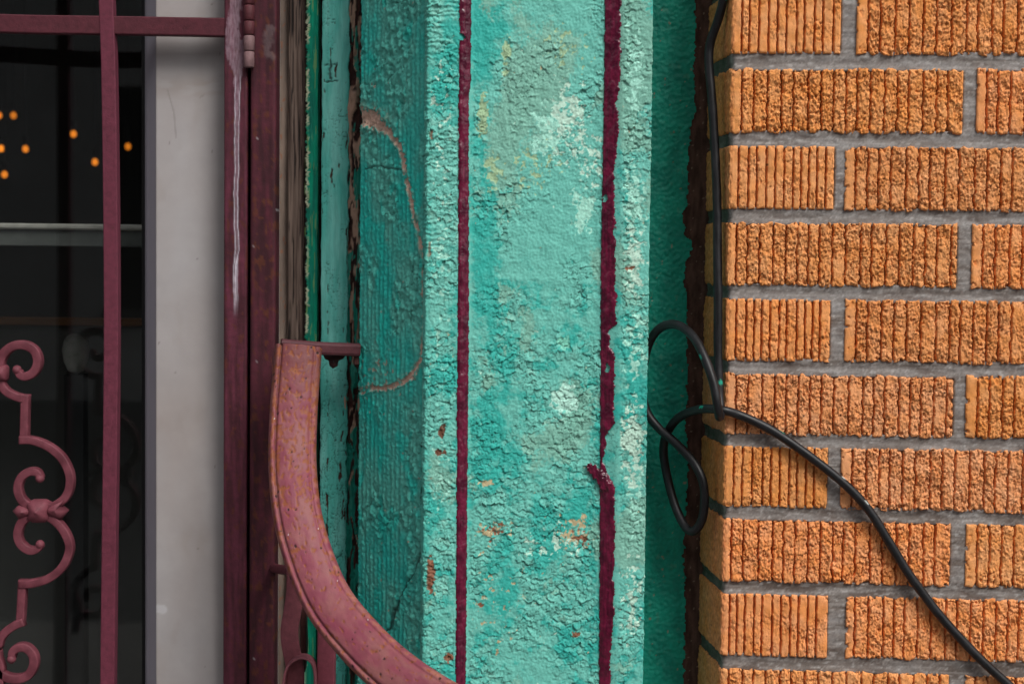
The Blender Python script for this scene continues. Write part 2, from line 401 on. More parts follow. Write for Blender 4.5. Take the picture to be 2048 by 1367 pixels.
def make_brick(u0, u1, zb, zt, corner, header, fine, seed, tear):
    ds = 0.0006 if fine else 0.006
    A = np.array([CX, CY])
    p1 = A+U*u1
    if corner:
        q, nr, s = path([BACK+RD*0.004, A, p1], ds, 0.0032 if fine else 0); sface = s-np.linalg.norm(BACK+RD*0.004-A)
        if fine:
            keep = (sface > -0.006) | (np.arange(len(sface)) % 4 == 0); q, nr, s, sface = q[keep], nr[keep], s[keep], sface[keep]
    else:
        q, nr, s = path([A+U*u0, p1], ds); sface = s+u0
    zs = np.linspace(zb, zt, max(4, int((zt-zb)/(ds*(1.5 if fine else 1.0)))+1))
    Z, S = np.meshgrid(zs, sface, indexing='ij')
    zmm, smm = Z*1000, S*1000
    H = np.zeros_like(S); col = np.broadcast_to(CLAY, S.shape+(3,)).copy()
    if fine:
        front = sst(0.0022, 0.0045, S) if corner else np.ones_like(S)
        r = np.random.RandomState(seed)
        gp = 7.9 if header else 11.4
        first = (max(u0, 0)*1000) + (9.5 if not header else 8.5)*r.uniform(0.8, 1.1)
        gx = []; g = first
        while g < u1*1000-(5 if header else 4): gx.append(g); g += gp*r.uniform(0.82, 1.18)
        rough = np.clip(tear + 0.75*fbm(smm/22, zmm/22, 3, seed+5), 0.08, 1.25)
        endsm = sst(first-4, first+1, smm)                       # the smooth strip by the corner
        rough = 0.94*rough*np.maximum(endsm, 0.10)
        torn = 0.0
        for i, g in enumerate(gx):
            wob = (0.15+0.85*tear)*noise(zmm/7.5, np.full_like(zmm, i*3.7), seed+i) + 0.60*tear*noise(zmm/2.4, np.full_like(zmm, i*1.3), seed+40+i)
            d = smm-g-wob
            w = 0.80+0.34*noise(zmm/5, np.full_like(zmm, i+0.3), seed+80)
            open_ = sst(-0.55, 0.10, noise(zmm/9, np.full_like(zmm, i*5.1), seed+120)+0.32-0.25*(tear-0.5))
            dep = (6.0+1.2*r.rand())*(0.42+0.58*open_)
            H -= dep*np.exp(-(np.abs(d)/np.maximum(w, 0.45))**5)*1e-3
            H -= 0.7e-3*np.exp(-np.clip(d, 0, 99)/1.6)*(d > 0)*open_*rough          # the flap beside each cut
        # crumbly torn surface
        wx = smm+1.0*noise(smm/3, zmm/3, seed+7); wz = zmm+1.0*noise(smm/3, zmm/3, seed+8)
        F1, F2, idv, ox, oy = worley(wx/1.8, wz/2.3, seed)
        G1, G2, idg, _, _ = worley(wx/4.6, wz/6.5, seed+3)
        H += rough*( (rnd(idv, 1)-0.5)*1.5 + (ox*(rnd(idv, 2)-0.5)+oy*(rnd(idv, 3)-0.8))*1.8 - 0.8*np.exp(-(F2-F1)/0.08) )*1e-3
        H += rough*(-1.6*np.exp(-(G2-G1)/0.07)*(rnd(idg, 4) > 0.45) + (rnd(idg, 5)-0.5)*1.3)*1e-3
        H += (0.75*fbm(smm/1.6, zmm/3.0, 3, seed+9))*rough*1e-3
        pit = (rnd(idv, 6) > 0.93)*sst(0.45, 0.1, F1)
        H -= pit*2.6e-3*rough
        H += 0.9e-3*fbm(smm/24, zmm/24, 3, seed+10)
        if corner:                                                   # the return is sanded, finer
            rt = 0.8e-3*fbm(smm/1.6, zmm/4.0, 4, seed+20) + 0.5e-3*fbm(smm/9, zmm/9, 2, seed+21)
            H = H*front + rt*(1-front)
        # ragged, softened arrises
        e1, e2 = (Z-zb)*1000, (zt-Z)*1000
        er = (u1-S)*1000; el = np.full_like(er, 99.) if corner else (S-u0)*1000
        ee = np.minimum(np.minimum(e1, e2), np.minimum(er, el)) + 0.7*tear*noise(smm/3.1, zmm/3.1, seed+30)
        H -= 1.3e-3*np.exp(-np.clip(ee, 0, 99)/0.75)
        chip = sst(0.34, 0.5, fbm(smm/7, zmm/7, 3, seed+33))*np.exp(-np.clip(ee, 0, 99)/2.6)
        H -= 5.0e-3*chip*tear
        t = np.clip(0.5+0.8*fbm(smm/18, zmm/18, 3, seed+50), 0, 1)
        pink = np.clip(r.uniform(-0.3, 0.7)+0.5*(1.15-Z), 0, 1)
        col = mix(np.broadcast_to(CLAY, col.shape), CLAY2, np.clip(t*0.42+pink*0.42, 0, 1))
        col = mix(col, CLAY3, np.clip((rnd(idv, 9)-0.55)*0.9, 0, 0.5)*rough)
        # iron spots and specks of dark glaze
        sp = worley(smm/16, zmm/16, seed+70); col = mix(col, np.array([0.03, 0.025, 0.025]), (rnd(sp[2], 2) > 0.95)*(sp[0] < 0.03+0.06*rnd(sp[2], 3))*0.8)
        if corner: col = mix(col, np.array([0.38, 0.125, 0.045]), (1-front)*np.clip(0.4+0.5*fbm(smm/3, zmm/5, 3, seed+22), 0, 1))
        col = col*(0.93+0.12*r.rand())*np.array([1, 0.97+0.05*r.rand(), 0.9+0.2*r.rand()])
        dzz = 1.5e-3*tear*(fbm(smm/8, np.full_like(smm, 0.5), 3, seed+60)*sst(8, 0, e2) - fbm(smm/8, np.full_like(smm, 7.5), 3, seed+61)*sst(8, 0, e1))
    else:
        dzz = None
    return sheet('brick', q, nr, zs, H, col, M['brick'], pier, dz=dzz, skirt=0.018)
sd = 100
for zb, zt, kk, j0, j1, vis in rows:
    sd += 37
    tear = (rs.uniform(0.35, 0.62) if kk == 'H' else rs.uniform(0.85, 1.1))
    make_brick(0, j0, zb, zt, True, kk == 'H', vis, sd, tear)
    u = j1; n = 0
    while u < WALLU:
        sd += 13
        make_brick(u, u+STR, zb+rs.uniform(-.0008, .0008), zt+rs.uniform(-.0006, .0012), False, False, vis and u < 0.29, sd, rs.uniform(0.8, 1.1))
        u += STR+(j1-j0); n += 1
# mortar bed
A = np.array([CX, CY])
q, nr, s = path([BACK+RD*0.004+np.array([0.003, 0]), A+np.array([0.003, 0.0035]), A+U*0.30-NB*0.0035], 0.0015, 0.004)
sf = s-np.linalg.norm(BACK-A)
zs = zrange(ZV0, ZV1, 0.0014, ZLO, ZHI)
Z, S = np.meshgrid(zs*1000, sf*1000, indexing='ij')
jm = np.zeros_like(Z)
for i in range(len(rows)):
    zb, zt = rows[i][0]*1000, rows[i][1]*1000
    jm = np.maximum(jm, np.exp(-((Z-zt-5.5)/3.6)**2))
H = (-0.9*jm+0.9 + 0.5*fbm(S/22, Z/6, 3, 5) + 0.22*fbm(S/2.2, Z/2.2, 3, 6) + 0.25*fbm(S/45, Z/1.8, 3, 7))*1e-3
H += 0.5e-3*sst(0.25, 0.6, fbm(S/9, Z/4, 3, 8))
hid = np.zeros_like(Z)
for zb_, zt_, kk_, a_, b_, v_ in rows:
    inz = (Z > zb_*1000+2.2) & (Z < zt_*1000-2.2); u_ = b_*1000; e_ = (S < a_*1000-2.2)
    while u_ < 310:
        e_ = e_ | ((S > u_+2.2) & (S < u_+STR*1000-2.2)); u_ += STR*1000+(b_-a_)*1000
    hid = np.maximum(hid, (inz & e_)*1.0)
H -= 9e-3*hid
base = mix(np.broadcast_to(srgb(116, 107, 101), Z.shape+(3,)), srgb(144, 140, 138), 0.5+0.6*fbm(S/60, Z/9, 3, 12)+0.25*(Z/1000-1.15)/0.3)
base = mix(base, srgb(92, 80, 74), 0.7*sst(0.1, 0.8, fbm(S/40, Z/12, 3, 14)-0.35*(Z/1000-1.1)/0.3))
base = mix(base, srgb(192, 190, 188), sst(0.25, 0.8, fbm(S/6, Z/3, 4, 15))*0.45)
base = mix(base, srgb(78, 70, 64), sst(0.15, 0.7, fbm(S/1.7, Z/1.7, 3, 16))*0.32)
base = mix(base, srgb(196, 192, 188), sst(0.2, 0.7, fbm(S/40, Z/1.9, 3, 17)+.6*fbm(S/1.9, Z/1.9, 2, 18))*0.24)
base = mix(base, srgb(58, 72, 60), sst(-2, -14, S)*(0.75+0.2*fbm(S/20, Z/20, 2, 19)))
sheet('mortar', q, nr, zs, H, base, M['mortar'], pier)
box('core', (CX+0.012, CY+0.012, 0), (CX+WALLU, CY+RET, ZHI), M['mortar'], pier, color=srgb(110, 104, 102))
link_mesh('mortar', [(*(A+U*0.30-NB*0.004), 0), (*(A+U*WALLU-NB*0.004), 0), (*(A+U*WALLU-NB*0.004), ZHI), (*(A+U*0.30-NB*0.004), ZHI)], [(0,1,2,3)], M['mortar'], pier, srgb(118, 112, 110), False)

# ================================================================== RECESSED STUCCO WALL
YS = 0.094
sw = thing('stucco_wall', (X(1350, YS), YS, 0), 'narrow dark green stucco strip with ragged edge between pilaster and bricks', 'stucco wall')
xl, xr = X(1255, YS), X(1432, YS)
q, nr, s = path([(xl, YS), (xr, YS)], 0.0010)
zs = zrange(ZV0, ZV1, 0.0010, ZLO, ZHI)
Z, S = np.meshgrid(zs, q[:, 0], indexing='ij'); zm, sm = Z*1000, S*1000
H = 0.5e-3*fbm(sm/8, zm/14, 4, 31)
col = mix(np.broadcast_to(srgb(92, 66, 58), Z.shape+(3,)), srgb(64, 44, 38), 0.5+fbm(sm/6, zm/25, 4, 33))
col = mix(col, srgb(150, 130, 115), (worley(sm/14, zm/14, 35)[0] < 0.05)*0.6)
sheet('brown_backing', q, nr, zs, H, col, M['mortar'], sw)
EDGE = np.array([(-80, 1392), (0, 1392), (100, 1391), (170, 1388), (225, 1393), (245, 1383), (290, 1379), (340, 1377), (400, 1376), (430, 1367), (468, 1370), (480, 1383), (500, 1384), (525, 1374), (560, 1370), (600, 1373), (640, 1376), (700, 1374), (780, 1376), (850, 1372), (920, 1378), (1000, 1374), (1060, 1369), (1120, 1368), (1200, 1372), (1300, 1370), (1367, 1367), (1450, 1367)], float)
PX, PY = proj(S, np.full_like(S, YS), Z)
ed = np.interp(PY, EDGE[:, 0], EDGE[:, 1]) + 4.5*fbm(sm/60, zm/7, 3, 41) + 1.5*fbm(sm/4, zm/3.1, 3, 42)
dd = ed-PX
wx, wz = sm+1.5*noise(sm/5, zm/5, 51), zm+1.5*noise(sm/5, zm/5, 52)
F1, F2, idv, ox, oy = worley(wx/5, wz/5, 53)
act = sst(-0.2, 0.35, fbm(sm/25, zm/40, 3, 55))
H = (1.6 + 0.7*fbm(sm/4, zm/4, 4, 56) + 0.5*fbm(sm/16, zm/16, 3, 57) + act*((rnd(idv, 1)-.5)*0.6-0.7*np.exp(-(F2-F1)/0.08)))*1e-3 + 0.8e-3*np.exp(-np.clip(dd, 0, 99)/4)
col = mix(np.broadcast_to(srgb(4, 138, 118), Z.shape+(3,)), srgb(0, 118, 102), 0.5+0.8*fbm(sm/20, zm/30, 3, 58))
col = mix(col, srgb(70, 130, 110), sst(0.75, 0.95, fbm(sm/7, zm/9, 4, 60)+0.2*act)*0.5)
col = mix(col, srgb(150, 110, 90), sst(1.0, 1.08, fbm(sm/5, zm/6, 4, 61)+0.15*act)*0.8)
sheet('green_coat', q, nr, zs, H, col, M['darkteal'], sw, mask=dd > 0)

# ================================================================== PILASTER
PF = 0.035; PD = 0.0065
pil = thing('pilaster', (X(1075, PF), PF, 0), 'turquoise pilaster with peeling cracked paint and two maroon stripes', 'pilaster')
xe = {k: X(k, PF) for k in (846, 850, 858, 916, 941, 1186, 1206, 1238, 1296)}
pts = [(xe[846]-0.001, PF+0.010), (xe[850], PF+0.0008), (xe[858], PF), (xe[916], PF), (xe[941], PF+PD), (xe[1186], PF+PD), (xe[1206], PF+PD*0.75), (xe[1238], PF), (xe[1296], PF), (xe[1296]+0.001, PF+0.058)]
q, nr, s = path(pts, 0.00072, 0.0022)
zs = zrange(ZV0, ZV1, 0.00078, ZLO, ZHI)
kp = (q[:, 1] < PF+0.008) | (np.arange(len(s)) % 6 == 0); kp[-1] = True; q, nr, s = q[kp], nr[kp], s[kp]
Z, S = np.meshgrid(zs, s, indexing='ij'); Xp = np.broadcast_to(q[:, 0], Z.shape); Yp = np.broadcast_to(q[:, 1], Z.shape)
PX, PY = proj(Xp, Yp, Z)
DR = 12.0*(PY-683)/683/2          # roll drift, so authored x are those at mid height
zm, sm = Z*1000, S*1000
def n2(sc, o=3, seed=0, az=1.0): return fbm(sm/sc, zm/(sc*az), o, seed)
# where the paint has alligatored and where it is still smooth
lborder = sst(925, 915, PX+DR); rborder = sst(1226, 1238, PX+DR); panel = (1-lborder)*(1-rborder)
crack = 0.50 + 0.95*n2(34, 3, 201, 1.6) + 0.40*sst(520, 800, PY)*panel - 0.42*panel*sst(440, 600, PX*0+PY)*sst(620, 520, PY) + 0.45*lborder + 0.40*rborder
crack -= 0.45*sst(0.0, 0.5, n2(55, 2, 205, 1.3)) + 0.55*panel*np.exp(-((PX-1090)/60)**2-((PY-490)/70)**2) + 0.5*panel*np.exp(-((PX-970)/30)**2-((PY-90)/110)**2)
crack = np.clip(crack, 0, 1)
wx = sm+2.4*n2(7, 3, 211); wz = zm+2.4*n2(7, 3, 212)
A1, A2, aid, aox, aoy = worley(wx/6.6, wz/6.0, 221)
B1, B2, bid, box_, boy = worley(wx/2.9+5, wz/2.6, 222)
ea, eb = A2-A1, B2-B1
show_a = sst(0.30, 0.5, rnd(aid, 3)*0.55+crack*0.6); show_b = sst(0.45, 0.62, rnd(bid, 3)*0.45+crack*0.62-0.05)
lift = (aox*(rnd(aid, 1)-0.42)+aoy*(rnd(aid, 2)-0.85))
liftb = (box_*(rnd(bid, 1)-0.42)+boy*(rnd(bid, 2)-0.85))
Hmm = crack*(2.3*lift + 0.9*(rnd(aid, 5)-0.5)) + crack*(0.9*liftb + 0.40*(rnd(bid, 5)-0.5))
Hmm += crack*show_a*(0.7*np.exp(-ea/0.22) - 1.7*np.exp(-ea/0.055))
Hmm += crack*show_b*(0.3*np.exp(-eb/0.2) - 0.75*np.exp(-eb/0.08))
Hmm += 0.34*n2(2.3, 3, 231) + 0.6*n2(11, 3, 232) + 0.14*noise(sm/0.9, zm/0.9, 233)
rib = lborder*sst(0.1, 0.7, n2(26, 3, 235, 1.2)+0.35*sst(560, 200, PY)-0.25*sst(560, 800, PY))
Hmm += rib*0.42*np.sin(zm*2*np.pi/4.6+3.0*n2(12, 3, 236))
stripe_l = sst(911, 915, PX+DR*1)*sst(945, 941, PX+DR); stripe_r = sst(1200, 1204, PX+DR)*sst(1245, 1240, PX+DR)
under = np.clip(stripe_l+stripe_r, 0, 1); Hmm *= (1-0.75*under)
side = sst(xe[1296]-0.0004, xe[1296]+0.0006, Xp)
# colour layers
TEAL = srgb(48, 172, 160); TEAL2 = srgb(106, 188, 174); SAGE = srgb(124, 180, 162); MINT = srgb(160, 220, 202); OCHRE = srgb(158, 190, 150); PALE = srgb(186, 222, 204); RUST = srgb(140, 92, 68); TAN = srgb(190, 174, 136)
f1 = n2(48, 4, 301, 1.7); f2 = n2(14, 4, 302)
sh = 0.60 + 0.50*f1 + 0.35*f2
sh += 0.5*sst(1000, 1090, PX)*sst(640, 300, PY)*panel + 0.35*panel*np.exp(-((PX-1090)/70)**2-((PY-520)/90)**2)
sh -= 0.85*panel*np.exp(-((PX-965)/32)**2-((PY-90)/110)**2) + 0.7*panel*np.exp(-((PX-975)/38)**2-((PY-860)/80)**2) + 0.55*panel*np.exp(-((PX-965)/30)**2-((PY-470)/90)**2) + 0.5*panel*np.exp(-((PX-985)/32)**2-((PY-640)/70)**2) + 0.6*panel*np.exp(-((PX-1150)/40)**2-((PY-1010)/60)**2)
sh += 0.2*(rnd(aid, 8)-0.5)*crack
col = mix(np.broadcast_to(TEAL, Z.shape+(3,)), TEAL2, 0.35*sst(0.0, 0.9, sh)+0.65*sst(0.34, 0.60, sh+0.16*n2(3, 3, 305)+0.30*(rnd(aid, 9)-0.5)*crack))
sage = sst(0.42, 0.62, 0.16*n2(3, 3, 306)+0.28*(rnd(aid, 10)-0.5)*crack + 0.15+0.8*n2(60, 3, 311, 1.4) + 0.75*panel*np.exp(-((PX-1105)/75)**2-((PY-130)/170)**2) + 0.6*rborder*sst(560, 250, PY))
col = mix(col, SAGE, sage*0.9)
col = mix(col, MINT, crack*sst(0.55, 0.9, rnd(aid, 11)*0.65+0.35*n2(20, 3, 320)+0.15*lborder)*0.32)
def blob(cx, cy, rx, ry, dens, seed, sc=6.0):
    g = np.exp(-((PX-cx)/rx)**2-((PY-cy)/ry)**2)
    f = n2(sc, 4, seed)*0.45 + 0.12*n2(2.2, 2, seed+7) + 0.50*(rnd(aid, seed)-0.5) + 0.18*(rnd(bid, seed)-0.5)
    return sst(-0.03, 0.03, g*dens + f*sst(0.02, 0.35, g) - 0.62)*(1-under)
peel = np.zeros_like(Z)
def layer(c, m, depth):
    global col, peel
    col = mix(col, c, m); peel = np.maximum(peel, m*depth)
for cx, cy, rx, ry, d, sdx, c in [
        (966, 232, 14, 46, 1.15, 401, OCHRE), (985, 342, 20, 40, .95, 402, OCHRE), (1012, 110, 10, 50, .95, 403, OCHRE),
        (1105, 260, 55, 55, .72, 404, MINT), (1135, 240, 50, 90, .76, 405, PALE), (1095, 290, 40, 45, .68, 406, MINT),
        (1165, 420, 26, 55, 1.05, 407, MINT), (1180, 330, 40, 60, .62, 408, PALE), (1070, 330, 60, 60, .50, 409, OCHRE), (1130, 100, 60, 60, .46, 410, OCHRE),
        (1130, 797, 27, 32, 1.4, 411, srgb(176, 226, 210)), (1120, 840, 40, 18, .6, 412, MINT), (1130, 685, 14, 14, 1.3, 413, srgb(120, 200, 178)),
        (985, 1060, 46, 28, .66, 414, TAN), (1155, 1060, 40, 46, .64, 415, TAN), (968, 965, 20, 12, .72, 416, TAN), (1110, 1085, 70, 40, .58, 417, PALE), (1000, 1200, 60, 120, .26, 418, TAN),
        (1270, 400, 24, 90, .92, 419, MINT), (1268, 520, 26, 90, .80, 420, PALE), (1262, 880, 30, 90, .95, 421, PALE), (1270, 690, 30, 120, .66, 422, MINT), (1275, 1020, 24, 90, .70, 423, MINT), (1262, 1200, 30, 100, .58, 424, PALE), (1270, 180, 24, 160, .62, 425, MINT),
        (884, 260, 24, 200, .42, 426, PALE), (884, 560, 24, 180, .45, 427, MINT), (884, 960, 24, 120, .50, 428, MINT)]:
    layer(c, blob(cx, cy, rx, ry, d, sdx), 0.45)
for cx, cy, rx, ry, d, sdx in [(861, 1150, 8, 40, 1.5, 451), (884, 860, 9, 14, 1.35, 452), (880, 905, 12, 8, 1.35, 453), (862, 270, 4, 10, 1.4, 454), (895, 1315, 12, 10, 1.2, 455), (858, 500, 4, 22, 1.2, 456),
        (985, 1062, 34, 20, .56, 457), (1160, 1075, 28, 22, .60, 458), (960, 1208, 6, 6, 1.3, 460), (1150, 1265, 10, 8, 1.0, 461), (1262, 535, 14, 6, 1.0, 462)]:
    layer(RUST*(0.55 if sdx in (452, 453) else 1.0), blob(cx, cy, rx, ry, d, sdx, 4.0), 0.9)
# scattered specks where flakes have gone
C1, C2, cid, _, _ = worley(wx/5.5+9, wz/5.5, 471)
sp = sst(0.16, 0.10, C1)*(rnd(cid, 1) > 0.985-0.012*crack)*(1-under)
col = mix(col, mix(np.broadcast_to(TAN, col.shape), PALE, (rnd(cid, 2) > 0.4)*1.0), sp); peel = np.maximum(peel, 0.4*sp)
# dirt down the cracks
col = mix(col, srgb(34, 62, 52), crack*np.maximum(show_a*np.exp(-ea/0.030), 0.5*show_b*np.exp(-eb/0.028))*0.85*(1-0.5*sage*0))
col = col*(1+0.16*crack*(rnd(aid, 14)-0.5)+0.12*crack*(rnd(bid, 15)-0.5))[..., None]
col = mix(col, srgb(96, 196, 180), sst(862, 852, PX+DR)*0.6)
Hmm -= peel*(0.7+0.2*n2(3, 2, 480))
Hall = Hmm*1e-3
Hall = Hall*(1-side*0.5)
Hall[:, 0] = 0
sheet('painted_face', q, nr, zs, Hall, col, M['teal'], pil)
# maroon stripes: thick lumpy gloss lying over the mouldings
def stripe(edge_l, edge_r, splash, seed, lab, bead):
    x0, x1 = X(min(edge_l[:, 1])-24 if splash else min(edge_l[:, 1])-4, PF), X(max(edge_r[:, 1])+6, PF)
    sel = (q[:, 0] >= x0) & (q[:, 0] <= x1)
    qq, nn = q[sel], nr[sel]
    zz = zrange(ZV0, ZV1, 0.0008, ZLO, ZHI)
    ZZ, XX = np.meshgrid(zz, qq[:, 0], indexing='ij'); YY = np.broadcast_to(qq[:, 1], ZZ.shape)
    px, py = proj(XX, YY, ZZ); a, b = XX*1000, ZZ*1000
    L = np.interp(py, edge_l[:, 0], edge_l[:, 1]) + 1.6*fbm(a/40, b/9, 3, seed) + 0.9*noise(a/2, b/1.8, seed+1)
    Rr = np.interp(py, edge_r[:, 0], edge_r[:, 1]) + (3.2 if splash else 1.6)*fbm(a/40, b/7, 3, seed+2) + (1.8 if splash else 1.0)*noise(a/2, b/1.6, seed+3)
    ins = np.minimum(px-L, Rr-px)
    if splash:
        t = np.clip(((px-1184)*26+(py-934)*34)/(26**2+34**2), 0, 1)
        dsp = np.hypot(px-1184-26*t, py-934-34*t) + 5*fbm(a/2.6, b/2.6, 3, seed+9)
        ins = np.maximum(ins, 11-dsp)
    hole = worley(a/9, b/16, seed+5); hm = (rnd(hole[2], 2) > 0.96)*sst(0.22, 0.16, hole[0]+.16*fbm(a/2.5, b/3.5, 3, seed+14))
    mid = np.clip((px-L)/np.maximum(Rr-L, 1), 0, 1)
    h = 0.9 + bead*np.sqrt(np.clip(4*mid*(1-mid), 0, 1)) + 0.55*fbm(a/5, b/8, 3, seed+4) + 0.5*fbm(a/14, b/20, 2, seed+6)
    w1, w2, wid, _, _ = worley(a/4.5+noise(a/4, b/4, seed+11), b/7+noise(a/4, b/4, seed+12), seed+7)
    h -= 0.45*np.exp(-(w2-w1)/0.06)*(rnd(wid, 1) > 0.55)
    if splash: h = h + 2.6*sst(15, 9, dsp)
    h *= sst(-0.5, 3.0, ins)*0.85+0.15
    c = mix(np.broadcast_to(srgb(104, 22, 52), ZZ.shape+(3,)), srgb(68, 8, 34), 0.5+0.8*fbm(a/10, b/14, 3, seed+8)+0.5*fbm(a/1.6, b/30, 3, seed+15))
    o = sheet('maroon_stripe', qq, nn, zz, h*1e-3, c, M['stripe'], pil, mask=(ins > 0) & ((hm < 0.5) | (px < 1200) & (px > 1100)))
    o['label'] = lab
stripe(np.array([(-60, 918.5), (0, 918), (683, 914), (1367, 910), (1430, 909)]), np.array([(-60, 944), (0, 943), (160, 942), (200, 938), (420, 938), (683, 938), (1000, 935), (1367, 932), (1430, 932)]), False, 500, 'narrow maroon stripe', 1.0)
stripe(np.array([(-60, 1210), (0, 1209), (250, 1206), (500, 1201), (880, 1199), (1000, 1199), (1367, 1197), (1430, 1197)]),
       np.array([(-60, 1244), (0, 1244), (130, 1242), (180, 1240), (205, 1232), (240, 1240), (300, 1236), (330, 1229), (420, 1231), (560, 1233), (650, 1233), (662, 1219), (690, 1220), (705, 1230), (780, 1231), (850, 1229), (872, 1214), (900, 1211), (925, 1208), (945, 1217), (970, 1229), (1060, 1232), (1150, 1228), (1220, 1231), (1300, 1223), (1367, 1222), (1430, 1222)]), True, 540, 'wider ragged maroon stripe with a splash of paint', 0.8)
# splayed left side
Y0, Y1 = 0.132, PF+0.009
q, nr, s = path([(X(717, Y0), Y0+0.06), (X(719, Y0), Y0), (xe[846]-0.0004, Y1)], 0.0010, 0.0015)
zs = zrange(ZV0, ZV1, 0.0010, ZLO, ZHI)
kp = (q[:, 1] < Y0+0.006) | (np.arange(len(s)) % 5 == 0); q, nr, s = q[kp], nr[kp], s[kp]
Z, S = np.meshgrid(zs, s, indexing='ij'); zm, sm = Z*1000, S*1000
PX, PY = proj(np.broadcast_to(q[:, 0], Z.shape), np.broadcast_to(q[:, 1], Z.shape), Z)
def pdist(pl, px, py):
    d = np.full(px.shape, 1e9); pl = np.array(pl, float)
    for a, b in zip(pl[:-1], pl[1:]):
        v = b[:2]-a[:2]; t = np.clip(((px-a[0])*v[0]+(py-a[1])*v[1])/(v@v), 0, 1)
        w = 1.0 if len(a) < 3 else a[2]+(b[2]-a[2])*t
        d = np.minimum(d, np.hypot(px-a[0]-v[0]*t, py-a[1]-v[1]*t)/w)
    return d
ribs = np.sin(sm*2*np.pi/7.4+0.7*n2(30, 2, 601, 3))*0.45
wr = n2(8, 4, 603, 1.2)
scal = sst(0.0, 0.45, n2(45, 3, 605, 1.5)+0.35*sst(480, 150, PY)+0.15*sst(900, 1300, PY))
A1, A2, aid, aox, aoy = worley((sm+3*n2(9, 3, 611))/9.5, (zm+3*n2(9, 3, 612))/8, 613)
ea = A2-A1
Hmm = 0.85*ribs*(1-0.5*scal)*(0.7+0.6*n2(30, 2, 609, 2)) + 0.55*n2(3, 3, 607) + 0.5*n2(7, 3, 608, 2.5) + scal*(1.7*wr + 1.8*(aox*(rnd(aid, 1)-.4)+aoy*(rnd(aid, 2)-.7)) - 1.6*np.exp(-ea/0.05)*(rnd(aid, 4) > 0.35))
SEAM = [(724, 234, 17), (748, 240, 17), (775, 262, 5.8), (800, 292, 5.0), (808, 330, 3.6), (816, 370, 3.6), (826, 420, 4.0), (838, 470, 4.0), (845, 520, 2.2), (847, 640, 1.4), (843, 715, 2.9), (826, 750, 6.5), (800, 766, 5.8), (770, 777, 3.6), (745, 775, 5.0), (722, 782, 6.5)]
dseam = pdist(SEAM, PX+1.5*noise(sm/5, zm/5, 620), PY+2*noise(sm/6, zm/6, 621)) + 0.55*n2(4, 3, 622)
seam = sst(1.05, 0.9, dseam)*np.maximum(sst(-0.55, -0.1, n2(9, 3, 623)), sst(300, 260, PY)); halo = sst(2.6, 1.0, dseam)*sst(-0.2, 0.4, n2(8, 3, 625))
HAIR = pdist([(730, 338), (760, 332), (800, 341)], PX, PY+3*noise(sm/8, zm/8, 626))
CR2 = pdist([(846, 1085, 1), (838, 1110, 2), (828, 1145, 1.5), (812, 1165, 1), (800, 1195, 1), (786, 1225, 4), (780, 1255, 3), (772, 1262, 1)], PX+3*noise(sm/5, zm/5, 627), PY)
CR3 = pdist([(722, 700), (730, 860), (722, 1010), (735, 1150), (724, 1320)], PX+4*noise(sm/9, zm/9, 628), PY)
Hmm += -1.2*seam + 0.9*np.exp(-((dseam-1.15)/0.25)**2) - 1.4*np.exp(-(HAIR/1.6)**2) - 1.6*np.exp(-(CR2/1.6)**2) - 0.8*np.exp(-(CR3/1.5)**2)
col = mix(np.broadcast_to(srgb(36, 178, 166), Z.shape+(3,)), srgb(86, 178, 164), 0.45+0.8*n2(40, 3, 630, 2)+0.5*scal)
col = mix(col, srgb(14, 188, 174), sst(0.15, 0.6, n2(22, 3, 631, 1.8)-0.2*sst(500, 200, PY))*0.7)
col = mix(col, srgb(128, 130, 112), halo*0.55)
col = mix(col, srgb(204, 170, 152), seam)
col = mix(col, srgb(170, 140, 122), sst(0.95, 1.05, n2(7, 4, 632)+0.55*np.exp(-((PX-760)/45)**2-((PY-745)/55)**2)+0.6*np.exp(-((PX-748)/12)**2-((PY-165)/30)**2))*0.7)
col = mix(col, srgb(20, 28, 24), np.maximum(np.exp(-(HAIR/1.2)**2), np.maximum(np.exp(-(CR2/1.1)**2), 0.6*np.exp(-(CR3/1.0)**2)))*0.85)
col = mix(col, srgb(18, 60, 52), scal*np.exp(-ea/0.03)*(rnd(aid, 4) > 0.35)*0.7)
sheet('splayed_side', q, nr, zs, Hmm*1e-3, col, M['darkteal'], pil)
box('core', (X(870, PF), PF+0.022, 0), (xe[1296]-0.001, PF+0.055, ZHI), M['mortar'], pil, color=srgb(60, 50, 45))

# ================================================================== WOODEN DOOR FRAME
fr = thing('door_frame', (X(640, .2), .2, 0), 'weathered wooden door frame with cracked teal boards and split brown wood', 'door frame')
box('frame_core', (X(530, .23), .228, 0), (X(740, .23), .30, ZHI), M['wood'], fr, color=srgb(40, 28, 24))
def board(name, p0, p1, y0, y1, ds, seed, fn, mat='wood', lab=None, dxf=None):
    q, nr, s = path([(X(p0, y0)+0.0002, y0+0.02), (X(p0, y0), y0), (X(p1, y1), y1), (X(p1, y1)-0.0002, y1+0.02)], ds, 0.0022)
    zs = zrange(ZV0, ZV1, ds*1.2, ZLO, ZHI)
    Z, S = np.meshgrid(zs, s, indexing='ij')
    px, py = proj(np.broadcast_to(q[:, 0], Z.shape), np.broadcast_to(q[:, 1], Z.shape), Z)
    H, c = fn(S*1000, Z*1000, px, py, seed)
    o = sheet(name, q, nr, zs, H*1e-3, c, M[mat], fr, dx=dxf(S*1000, Z*1000) if dxf else None)
    if lab: o['label'] = lab
